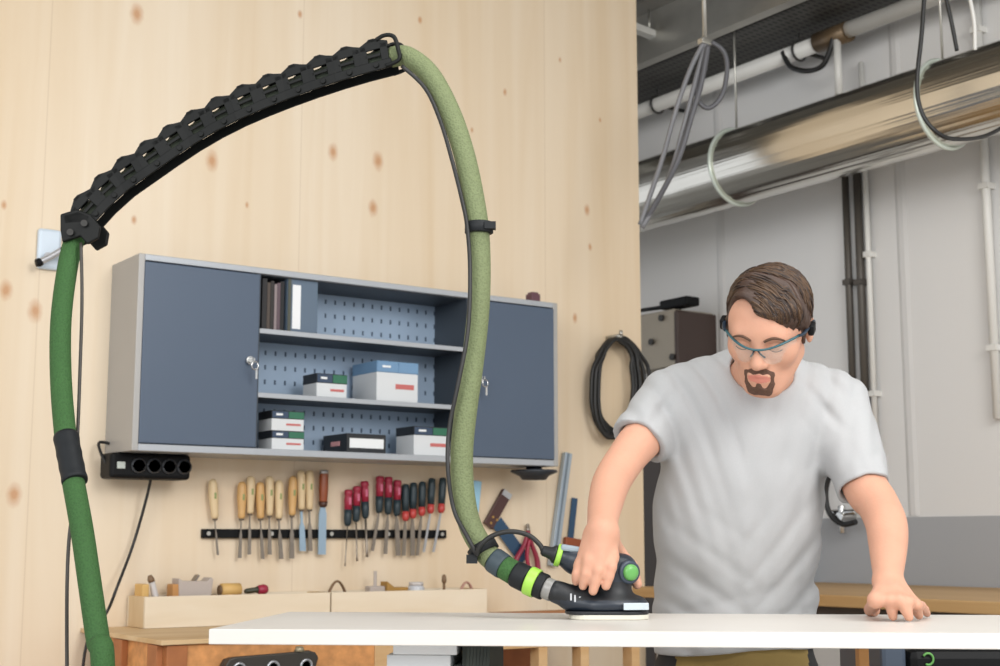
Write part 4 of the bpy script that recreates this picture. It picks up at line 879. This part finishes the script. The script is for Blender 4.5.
# green cap and rings
d_ = c2w(.42, -.90, -.06).normalized(); q = c2w(*sp(624.5, 571.5, -.010))+d_*.017
MB().lathe(q-d_*.004, d_, [(0, .0150), (.012, .0145), (.015, .012), (.0165, .007), (.017, .001)], 24).build('green_button', mat('button_green', '#5f9f52', .35), sander)
MB().lathe(q-d_*.008, d_, [(0, .0215), (.011, .0205), (.012, .0175)], 24).build('button_collar', mat('slate_collar', '#36404e', .4), sander)
a_, b_ = c2w(*sp(556, 554.5)), c2w(*sp(566, 557.5)); d_ = (b_-a_).normalized()
MB().lathe(a_, d_, [(0, .016), (.001, .0205), (.009, .0205), (.010, .018)], 24).build('plug_ring', m_lime, sander)
MB().lathe(a_-d_*.028, d_, [(0, .006), (.004, .0095), (.018, .011), (.024, .0165), (.028, .017)], 20).build('plug', m_sbl, sander)
c0 = sp(570, 549.5)
MB().box(c2w(c0.x+.01, c0.y-.004, c0.z), (.055, .03, .012), CAMROT @ Matrix.Rotation(.16, 3, 'Y')).build('grey_cover', mat('light_grey_cover', '#8b98a0', .4), sander, .004)
zz = ZT+.024
b = MB(); b.prism([c2w(sp(621, 607).x, DS-.037, zz-.006), c2w(sp(646, 607).x, DS-.030, zz-.006), c2w(sp(646, 607).x, DS-.030, zz+.006), c2w(sp(621, 607).x, DS-.037, zz+.006)], c2w(0, .012, 0)); b.build('name_plate', mat('silver_plate', '#b9c4cc', .35), sander, .001)
for k, (px, py) in enumerate(((571, 597), (575, 598.5), (580, 600))):
    q = sp(px, py, -.034); MB().box(c2w(q.x, q.y, q.z), (.003, .003, .012), CAMROT).build('white_mark', mat('mark_white', '#b9bcc0', .5), sander)

# ------------------------------------------------------------------ the man
m_skin = mat('skin', '#c99880', .6, var=.07, scale=22, bump=.08, bscale=220)
m_skin.node_tree.nodes['Principled BSDF'].inputs['Subsurface Weight'].default_value = .12
m_skin.node_tree.nodes['Principled BSDF'].inputs['Subsurface Radius'].default_value = (.012, .005, .003)
m_skin.node_tree.nodes['Principled BSDF'].inputs['Specular IOR Level'].default_value = .3
m_lip = mat('lips', '#c47c6c', .45, var=.05, scale=40); m_nail = mat('nail', '#e6b9a4', .3)
m_hair = mat('brown_hair', '#3d2a20', .5, var=.35, scale=60, stretch=(1, 1, 1)); m_beard = mat('beard_brown', '#5c4133', .75, var=.4, scale=300, bump=.5, bscale=500)
m_shirt = mat('grey_melange', '#a8a9aa', .85, var=.05, scale=400, bump=.12, bscale=900)
m_trou = mat('olive_trousers', '#8a7440', .8, var=.1, scale=40, bump=.1, bscale=400); m_shoe = mat('shoe_black', '#222222', .5)
pel = atc(737, 655, 2.95)
man = thing('person', 'man in a grey T-shirt and safety glasses leaning over the board with a sander', 'person', c2w(pel.x, pel.y, 0))
# head frame
YAW, PIT, ROL = math.radians(27), math.radians(36), math.radians(9)
fw0 = Vector((-math.sin(YAW), -math.cos(YAW), 0)); up0 = Vector((0, 0, 1)); rt0 = Vector((math.cos(YAW), -math.sin(YAW), 0))
fwd = fw0*math.cos(PIT)-up0*math.sin(PIT); upv = fw0*math.sin(PIT)+up0*math.cos(PIT)
rtv = rt0*math.cos(ROL)-upv*math.sin(ROL); upv = upv*math.cos(ROL)+rt0*math.sin(ROL)
HR = np.array([list(rtv), list(fwd), list(upv)]).T; HS = .97; HC = atc(756, 350, 2.57)-(fwd*.112+upv*.006)*HS
def H(x, y, z): return HC+(rtv*x+fwd*y+upv*z)*HS
def head_field(g, off=0., full=True):
    e = lambda c, r, k=.015, op='+': g.ell(H(*c), [(q+off)*HS for q in r], HR, k, op)
    c = lambda a, b, ra, rb=None, k=.012, op='+': g.cap(H(*a), H(*b), (ra+off)*HS, ((ra if rb is None else rb)+off)*HS, k, op)
    e((0, -.012, .026), (.074, .092, .078)); e((0, .030, .022), (.064, .062, .064), .03)
    e((0, .028, -.038), (.060, .064, .080), .03); e((0, .062, -.090), (.030, .030, .028), .03)
    c((-.048, .0, -.056), (-.018, .068, -.098), .015, .015, .03); c((.048, .0, -.056), (.018, .068, -.098), .015, .015, .03)
    c((-.036, .078, .022), (.036, .078, .022), .013, None, .02)
    for s in (-1, 1): e((s*.041, .062, -.020), (.021, .020, .020), .03)
    e((0, .084, -.062), (.026, .016, .024), .02)
    for s in (-1, 1): e((s*.032, .098, .002), (.016, .012, .011), .012, '-')
    for s in (-1, 1): e((s*.032, .079, .001), (.0145, .0135, .011), .005)
    c((0, .088, .014), (0, .108, -.024), .0075, .011, .010); e((0, .109, -.030), (.012, .012, .010), .008)
    for s in (-1, 1): e((s*.012, .099, -.033), (.008, .010, .008), .006)
    if full:
        c((-.017, .097, -.058), (.017, .097, -.058), .0052, None, .006); c((0, .0985, -.059), (0, .0985, -.060), .0065, None, .006); c((-.013, .095, -.069), (.013, .095, -.069), .0065, None, .006)
        c((-.02, .106, -.0635), (.02, .106, -.0635), .0022, None, .004, '-')
        for s in (-1, 1):
            g.ell(H(s*.079, -.008, -.004), (.008, .019, .031), HR, .008); g.ell(H(s*.086, -.004, .0), (.005, .010, .018), HR, .005, '-')
def C3(*q): return atc(*q)
RA = [(C3(672, 410, 2.87), .040), (C3(643, 438, 2.80), .041), (C3(627, 457, 2.765), .0375), (C3(612, 481, 2.71), .0360), (C3(606, 501, 2.65), .0325), (C3(603, 518, 2.585), .0280), (C3(602.5, 532, 2.54), .0265)]
LA = [(C3(834, 410, 2.87), .042), (C3(864, 484, 2.76), .043), (C3(877, 503, 2.72), .039), (C3(886, 523, 2.67), .038), (C3(888, 543, 2.63), .035), (C3(888, 564, 2.575), .029), (C3(888, 581, 2.53), .0235)]
g = SDF((.10, 2.32, .93), (.90, 3.08, 1.72), .0028)
# trunk and neck
NB = C3(757, 392, 2.84)
g.cap(C3(747, 440, 2.86), C3(738, 600, 2.94), .125, .125, .03, sf=.6); g.cap(C3(690, 408, 2.86), C3(812, 408, 2.86), .06, None, .04); g.cap(NB, H(0, -.035, -.045), .062, .056, .03)
g.cap(C3(700, 398, 2.85), NB, .045, .055, .03); g.cap(C3(808, 398, 2.85), NB, .045, .055, .03)
g.chain(RA, .02); g.chain(LA, .02)
head_field(g)
# left hand, flat on the board
def zfix(px, py, zz): v = onZc(px, py, zz); return v
wr = C3(888, 582, 2.535)
K = [C3(889.5, 600.5, 2.462), C3(899.5, 600.5, 2.458), C3(909, 602, 2.462), C3(917, 605, 2.472)]
T = [zfix(893, 616.5, ZT+.0088), zfix(909, 617, ZT+.0088), zfix(919, 615.5, ZT+.0084), zfix(927, 613.5, ZT+.0078)]
fr = [.0093, .0096, .0091, .0082]
for i, (k_, t_, r_) in enumerate(zip(K, T, fr)):
    wi = wr+Vector(((i-1.5)*.008, 0, 0)); g.cap(wi, k_, .0155, r_-.0002, .010)
    m1 = k_.lerp(t_, .45); m1.z += .005; m2 = k_.lerp(t_, .75); m2.z += .003
    g.cap(k_, m1, r_, r_, .006); g.cap(m1, m2, r_, r_*.95, .004); g.cap(m2, t_, r_*.95, r_*.84, .004)
g.cap(wr+Vector((0, .01, .004)), wr.lerp(K[1], .5), .0215, .016, .008)
th0 = wr+Vector((-.012, -.02, -.012)); th1 = C3(876, 600, 2.47); th2 = zfix(871, 609.5, ZT+.0122)
g.cap(wr+Vector((-.006, 0, -.004)), th1, .016, .0135, .008); g.cap(th1, th2, .0135, .0118, .008); g.cap(th2, th2+Vector((.002, -.016, -.001)), .0118, .0105, .006)
# right hand, closed over the sander
wr2 = RA[-1][0]; dh = DS-2.46
K2 = [C3(612, 557, 2.448+dh), C3(600, 558, 2.440+dh), C3(589, 561, 2.442+dh), C3(580, 565, 2.456+dh)]
M2 = [C3(611, 567, 2.434+dh), C3(598, 571, 2.432+dh), C3(586, 574, 2.438+dh), C3(577, 574, 2.45+dh)]
T2 = [C3(606, 586, 2.434+dh), C3(593, 591, 2.434+dh), C3(583, 586, 2.444+dh), C3(576, 582, 2.455+dh)]
for k_, m_, t_, r_ in zip(K2, M2, T2, (.0105, .0105, .010, .009)):
    g.cap(wr2+(k_-K2[1])*.5+Vector((0, .004, -.002)), k_, .0175, r_+.0015, .012); g.cap(k_, m_, r_+.0012, r_, .007); g.cap(m_, m_.lerp(t_, .5), r_, r_*.93, .003); g.cap(m_.lerp(t_, .5), t_, r_*.93, r_*.8, .003)
g.cap(wr2, wr2.lerp(K2[1], .6), .0225, .017, .012)
a_, b_, c_ = C3(617, 552, 2.495+dh), C3(631, 566, 2.50+dh), C3(637, 584, 2.485+dh)
g.cap(wr2+Vector((.008, 0, -.004)), a_, .018, .0145, .008); g.cap(a_, b_, .0145, .0118, .006); g.cap(b_, c_, .0115, .0095, .005)
g.F += (.0009*vnoise(g.blk(g.lo, g.lo+g.n*g.h)[1], 70, 3)).astype(np.float32) if False else 0
LC = np.array(H(0, .097, -.0635)); nails = [np.array(t_) for t_ in T]
def skin_cls(c):
    q = (c-LC) @ HR; return ((np.abs(q[:, 0]) < .021-.0*q[:, 0]) & (np.abs(q[:, 2])+np.abs(q[:, 0])*.28 < .0105) & (np.abs(q[:, 1]) < .02)).astype(int)
body = g.build('body', [m_skin, m_lip], man, cls=skin_cls)
# nails
# hair
gh = SDF(np.array(HC)-.16, np.array(HC)+.17, .0024)
E_ = lambda c, r, k=.012, op='+': gh.ell(H(*c), r, HR, k, op)
E_((0, -.016, .028), (.0800, .098, .083)); 
gh.cap(H(-.030, .052, .070), H(.050, .052, .062), .026, .024, .03)
gh.cap(H(-.02, .01, .090), H(.035, .02, .086), .024, .022, .03)
gh.cap(H(.055, .042, .056), H(.072, .018, .020), .018, .012, .02)
# forehead / face opening
E_((-.006, .125, -.010), (.086, .078, .084), .008, '-'); E_((0, .07, -.085), (.12, .105, .085), .01, '-'); E_((0, -.06, -.12), (.12, .12, .085), .01, '-')
E_((-.044, .088, .060), (.036, .048, .036), .010, '-')
gh.ell(H(-.086, -.004, -.012), (.018, .026, .036), HR, .006, '-'); gh.ell(H(.086, -.004, -.012), (.018, .026, .036), HR, .006, '-')
gh.cap(H(-.074, .022, .02), H(-.073, .026, -.018), .007, .004, .006); gh.cap(H(.074, .022, .02), H(.073, .026, -.018), .007, .004, .006)
P = gh.blk(gh.lo, gh.lo+gh.n*gh.h)[1]; q = (P-np.array(HC, np.float32)) @ HR.astype(np.float32)
sw = q[..., 1]+q[..., 2]*.35-q[..., 0]*.35+1.6*q[..., 0]**2+.004*np.sin(q[..., 0]*45)
gh.F += (.0011*np.sin(sw*300+.7*np.sin(q[..., 2]*60))+.0007*np.sin(sw*640+q[..., 0]*30)+.0005*np.sin(sw*1100)).astype(np.float32)
gh.build('hair', m_hair, man, smooth=1)
# beard: head surface pushed out, kept only round the mouth and jaw
def skin_patch(name, m, off, keep, h=.0018, drop=()):
    gb = SDF(np.array(H(0, .08, -.05))-.12, np.array(H(0, .08, -.05))+.12, h); head_field(gb, off, False)
    P = gb.blk(gb.lo, gb.lo+gb.n*gb.h)[1]; d = None
    kg = SDF(gb.lo, gb.lo+(gb.n-1)*gb.h, h); kg.F = np.full(gb.n, .5, np.float32)
    for a in keep: kg.cap(H(*a[0]), H(*a[1]), a[2], a[3], .006)
    for a in drop: kg.cap(H(*a[0]), H(*a[1]), a[2], a[3], .003, '-')
    gb.F = np.maximum(gb.F, kg.F)
    gb.F += (.0011*vnoise(P, 600, 5)).astype(np.float32)
    return gb.build(name, m, man, smooth=1)
def surf(G, p, d, far=.14):
    p = Vector(p); d = Vector(d).normalized(); last = None
    for k in range(int(far/.0012)):
        q = p+d*(far-k*.0012); i_ = np.floor((np.array(q)-G.lo)/G.h).astype(int)
        if np.any(i_ < 0) or np.any(i_ >= G.n-1): continue
        fr_ = (np.array(q)-G.lo)/G.h-i_; c_ = G.F[i_[0]:i_[0]+2, i_[1]:i_[1]+2, i_[2]:i_[2]+2]
        c_ = c_[0]*(1-fr_[0])+c_[1]*fr_[0]; c_ = c_[0]*(1-fr_[1])+c_[1]*fr_[1]; v_ = c_[0]*(1-fr_[2])+c_[1]*fr_[2]
        if v_ < 0: return q
    return None
def on_face(x, z, out=0.): q = surf(g, H(x, .02, z), fwd); return q+fwd*out
def lk(x, z): v = (np.array(on_face(x, z))-np.array(HC)) @ HR/HS; return tuple(v)
def pc(a, b, ra, rb): return (lk(*a), lk(*b), ra, rb)
skin_patch('beard', m_beard, .0018, [pc((-.012, -.050), (0, -.049), .0055, .006), pc((.012, -.050), (0, -.049), .0055, .006), pc((-.026, -.056), (-.012, -.050), .005, .0055), pc((.026, -.056), (.012, -.050), .005, .0055),
    pc((-.025, -.056), (-.025, -.078), .003, .0045), pc((.025, -.056), (.025, -.078), .003, .0045), pc((-.023, -.080), (-.015, -.097), .0055, .009), pc((.023, -.080), (.015, -.097), .0055, .009),
    pc((-.013, -.096), (.013, -.096), .0095, .0095), pc((0, -.078), (0, -.088), .005, .008)], drop=[((-.017, .11, -.0640), (.017, .11, -.0640), .0058, .0058)])
for s in (-1, 1):
    b = MB(); pts = [on_face(s*x, z, .0003) for x, z in ((.013, .017), (.020, .021), (.030, .0245), (.040, .023), (.050, .016))]
    b.tube([c2w(*q) for q in smooth_path(pts, 4)], [.0018+.0022*math.sin(math.pi*(.25+.7*k/16)) for k in range(17)], 8, flat=.7); b.build('eyebrow', mat('brow_brown', '#5a4030', .7, var=.3, scale=300), man)
for s in (-1, 1):
    b = MB(); pts = [on_face(s*.032+dx, z, .0004) for dx, z in ((-.013, -.003), (-.006, -.0065), (0, -.0080), (.007, -.0065), (.013, -.003))]
    b.tube([c2w(*q) for q in smooth_path(pts, 5)], .0012, 6); b.build('eyelashes', mat('lash_dark', '#3d2a22', .6), man)

rh = random.Random(11); b = MB()
def hp_(u, v, lift):
    rx, ry, rz = .0815+lift, .0995+lift, .0855+lift; cv = math.cos(v); return Vector((rx*math.sin(u)*cv, -.016+ry*math.sin(v), .028+rz*math.cos(u)*cv))
for k in range(1100):
    side = 1 if rh.random() < .78 else -1
    v0 = rh.uniform(-1.1, 1.10); u0 = -.42+rh.uniform(-.05, .05)+.25*max(0, v0-.5)
    if side > 0:
        s0_, s1_ = sorted((rh.uniform(0, 1.7), rh.uniform(.35, 2.0))); s1_ = max(s1_, s0_+.35)
        if v0 > .35 and s1_ > 1.55: s1_ = 1.55+rh.uniform(-.1, .1); s0_ = min(s0_, 1.1)
        f_ = lambda t: (u0+s0_+(s1_-s0_)*t, v0+(.30*(s0_+(s1_-s0_)*t) if v0 > .2 else .12*t)*(1 if s0_+(s1_-s0_)*t < 1.0 else .8))
    else:
        if v0 > .55: v0 = rh.uniform(-1, .5)
        s1_ = rh.uniform(.4, 1.25); s0_ = rh.uniform(0, .5); f_ = lambda t: (u0-s0_-(s1_-s0_)*t*.9, v0-.10*t)
    lf = rh.uniform(-.0005, .0028); r_ = rh.uniform(.0009, .0018); w_ = rh.uniform(0, 6)
    pts = []
    for i_ in range(10):
        t = i_/9; u_, v_ = f_(t); v_ = min(v_, 1.25); c_ = H(0, -.016, .028); e_ = H(*hp_(u_+.012*math.sin(w_+t*4), v_, 0)); q_ = surf(gh, c_, e_-c_, .13)
        if q_ is None or (q_-c_).length < (e_-c_).length*.93:
            if len(pts) > 3: break
            pts = []; continue
        pts.append(c2w(*(q_+(e_-c_).normalized()*(.0004+.0014*math.sin(math.pi*t)+max(0, lf)*.4))))
    m_ = len(pts)
    if m_ < 4: continue
    b.tube(pts, [r_*(.3+.7*math.sin(math.pi*min(1, .12+.80*i_/(m_-1)))) for i_ in range(m_)], 5, mi=rh.choice((0, 0, 1, 1, 2)))
b.build('hair_strands', [mat('hair_mid', '#49331f', .5, var=.2), mat('hair_dark', '#2e2019', .5, var=.2), mat('hair_light', '#57402c', .45, var=.2)], man)
# shirt
gs = SDF((.20, 2.62, .84), (.90, 3.16, 1.56), .0034)
ra, rb = C3(667, 402, 2.86), C3(640, 441, 2.80); la, lb = C3(836, 404, 2.86), C3(864, 488, 2.755)
gs.cap(C3(747, 440, 2.87), C3(738, 520, 2.89), .166, .162, .03, sf=.66); gs.cap(C3(738, 520, 2.89), C3(735, 610, 2.94), .162, .160, .03, sf=.68)
gs.cap(C3(735, 610, 2.94), C3(735, 700, 2.95), .160, .164, .03, sf=.7)
gs.cap(C3(692, 414, 2.87), C3(810, 416, 2.87), .085, .083, .05, sf=1.15)
gs.cap(C3(700, 388, 2.87), C3(757, 380, 2.88), .050, .062, .04); gs.cap(C3(806, 390, 2.87), C3(757, 380, 2.88), .050, .062, .04)
gs.cap(C3(752, 420, 2.83), C3(745, 470, 2.83), .11, .12, .05, sf=.6)
nr = (rb-ra).normalized(); nl = (lb-la).normalized()
gs.cap(ra, rb+nr*.05, .064, .0535, .03, cuts=[(rb, nr)]); gs.cap(la, lb+nl*.05, .066, .050, .03, cuts=[(lb, nl)])
# folds (thin ridges and hollows that follow the pull of the cloth)
rs = np.random.RandomState(4)
def fold(pts, D0, r=.007, op='+', k=.022):
    Q = [C3(x, y, D0+dz) for x, y, dz in pts]
    for a, b in zip(Q[:-1], Q[1:]): gs.cap(a, b, r, r*.8, k, op)
P = gs.blk(gs.lo, gs.lo+(gs.n-1)*gs.h)[1]
x_, y_, z_ = P[..., 0], P[..., 1], P[..., 2]
cx_ = C3(743, 520, 2.8).x; zsh = C3(740, 430, 2.83).z
rr_ = x_-cx_
dz_ = np.clip((zsh-z_)/.42, 0, 1)
front = np.clip((2.9-y_)/.06, 0, 1)
def ridge(ph, p=1.6): return 1-np.abs(np.sin(ph))**(1/p)*1.0
lo1 = vnoise(P, 9, 11); lo2 = vnoise(P, 13, 12)
wp = lo1*1.6+lo2*1.0
sm = lambda a, b, x: np.clip((x-a)/(b-a), 0, 1)
def crease(ph, q=2.2): return (.5+.5*np.sin(ph))**q
lf_, rg_ = sm(.05, -.10, rr_), sm(-.05, .10, rr_)
big = lambda a: np.clip(.55+a, .12, 1)
wr_ = .0052*crease(rr_*92+z_*16+wp*3.0)*sm(.02, .25, dz_)*(1-.6*lf_)*big(lo1)
wr_ += .0060*lf_*crease(z_*82+rr_*66+wp*2.6)*sm(.25, .7, dz_)*big(-lo1)
wr_ += .0058*rg_*crease(z_*76-rr_*80+wp*2.6+1)*sm(.05, .5, dz_)*big(lo2)
wr_ += .0046*sm(.65, .95, dz_)*crease(z_*105-rr_*22+wp*3.2)*big(-lo2)
wr_ += .0042*np.clip(1-dz_*1.3, 0, 1)*front*crease(np.abs(rr_)*105-z_*40+wp*2)*big(lo1)
armf = np.exp(-((np.abs(rr_)-.17)/.045)**2)
wr_ += .0052*armf*crease(z_*70+np.abs(rr_)*85+wp)*np.clip(1.2-np.abs(z_-zsh-.055)/.07, 0, 1)
wr_ += .0012*vnoise(P, 60, 15)
wr_ = wr_*1.75-.004
gs.F += wr_.astype(np.float32)
# openings: sleeves, neck, hem
gs.cap(rb-nr*.012, rb+nr*.06, .0430, .046, .004, '-'); gs.cap(lb-nl*.020, lb+nl*.06, .0445, .048, .004, '-')
gs.cap(NB+Vector((0, .0, .012)), H(0, -.035, -.045), .060, .070, .006, '-')
zh = C3(737, 654, 2.84).z; gs.put(gs.lo, (*(gs.lo+gs.n*gs.h)[:2], zh), lambda P: P[..., 2]-zh-.008*np.sin(P[..., 0]*14), .003, '-')
gs.build('t_shirt', m_shirt, man, smooth=2)
# collar rib
nb0 = NB+Vector((0, .005, .026)); nd = (Vector(H(0, -.035, -.045))-NB).normalized()
# trousers, belt, shoes
gt = SDF((.28, 2.72, 0), (.78, 3.22, .94), .008)
hp = [C3(700, 690, 2.95), C3(775, 690, 2.95)]
gt.cap(C3(737, 668, 2.95), C3(737, 640, 2.95), .158, .155, .03, sf=.68); gt.cap(hp[0]+Vector((.01, 0, -.02)), hp[1]+Vector((-.01, 0, -.02)), .10, None, .05)
for s, q in ((-1, hp[0]), (1, hp[1])):
    kn = Vector((q.x+s*.03, 2.93, .50)); an = Vector((q.x+s*.05, 2.97, .10)); gt.cap(q, kn, .090, .070, .03); gt.cap(kn, an, .070, .058, .03); gt.cap(an, an-Vector((0, 0, .06)), .060, .064, .02)
P = gt.blk(gt.lo, gt.lo+(gt.n-1)*gt.h)[1]; gt.F += (.004*vnoise(P, 28, 9)).astype(np.float32)
zt_ = zh+.03; gt.put((*gt.lo[:2], zt_), gt.lo+gt.n*gt.h, lambda P: zt_-P[..., 2], .002, '-')
gt.put(gt.lo, (*(gt.lo+gt.n*gt.h)[:2], .035), lambda P: P[..., 2]-.035, .002, '-')
cxp = C3(737, 655, 2.95).x
gt.build('trousers', [m_trou, mat('black_panel', '#1d1d1f', .7)], man, cls=lambda c: ((np.abs(c[:, 0]-cxp) > .135) & (c[:, 2] > .60)).astype(int), smooth=2)
for s, q in ((-1, hp[0]), (1, hp[1])):
    gk = SDF((q.x+s*.05-.09, 2.70, -.01), (q.x+s*.05+.09, 3.12, .16), .005)
    gk.cap((q.x+s*.05, 3.0, .055), (q.x+s*.06, 2.84, .042), .048, .044, .02); gk.cap((q.x+s*.05, 3.0, .06), (q.x+s*.05, 3.0, .10), .048, .045, .02)
    gk.put(gk.lo, (*(gk.lo+gk.n*gk.h)[:2], .001), lambda P: P[..., 2]-.001, .002, '-'); gk.build('shoe', m_shoe, man)

# glasses
gl = thing('safety_glasses', 'clear safety glasses with dark blue frame worn by the man', 'glasses', c2w(*H(0, .11, 0)))
m_fr = mat('blue_black_frame', '#22303f', .35); m_fr2 = mat('teal_frame', '#2d5a62', .35)
def bar_y(x): return .112-.052*(abs(x)/.07)**2.2
def bar_z(x): return .010-.004*math.cos(x/.07*math.pi)*(1 if abs(x) < .07 else 1)
xs = [-.071+.142*k/30 for k in range(31)]
MB().tube([c2w(*H(x, bar_y(x), bar_z(x))) for x in xs], [.0028]*31, 8, flat=.8).build('brow_bar', m_fr2, gl)
m_lens = mat('clear_lens', '#dfe9e2', .03, var=0, alpha=.10)
for s in (-1, 1):
    b = MB(); n_ = 14; vs = []
    xs = [.006+.062*k/n_ for k in range(n_+1)]
    for x in xs:
        hgt = .040*math.sin(math.pi*min(1, max(.12, (x-.002)/.068)))**.45
        for j in range(7):
            f_ = j/6; vs.append(c2w(*H(s*x, bar_y(x)+.001-.006*f_*f_, bar_z(x)-hgt*f_)))
    fs = [(i*7+j, (i+1)*7+j, (i+1)*7+j+1, i*7+j+1) for i in range(n_) for j in range(6)]
    b.add(vs, fs, True); o = b.build('lens', m_lens, gl); sm = o.modifiers.new('solid', 'SOLIDIFY'); sm.thickness = .0014
    pts = [c2w(*H(s*.071, bar_y(.071), bar_z(.071))), c2w(*H(s*.078, .045, .012)), c2w(*H(s*.0835, .01, .012)), c2w(*H(s*.084, -.02, .006)), c2w(*H(s*.082, -.04, -.012))]
    MB().tube(smooth_path(pts, 6), [.0042]*12+[.0032]*13, 8, flat=.7).build('temple', m_fr, gl)
    MB().tube(smooth_path([c2w(*H(s*.004, bar_y(0), .004)), c2w(*H(s*.009, .106, -.008)), c2w(*H(s*.014, .100, -.016))], 4), .0018, 6).build('nose_pad', m_fr, gl)
    MB().box(c2w(*H(s*.087, .012, .006)), (.012, .024, .022), CAMROT @ Matrix(HR.tolist())).build('hinge_block', m_black, gl, .004)
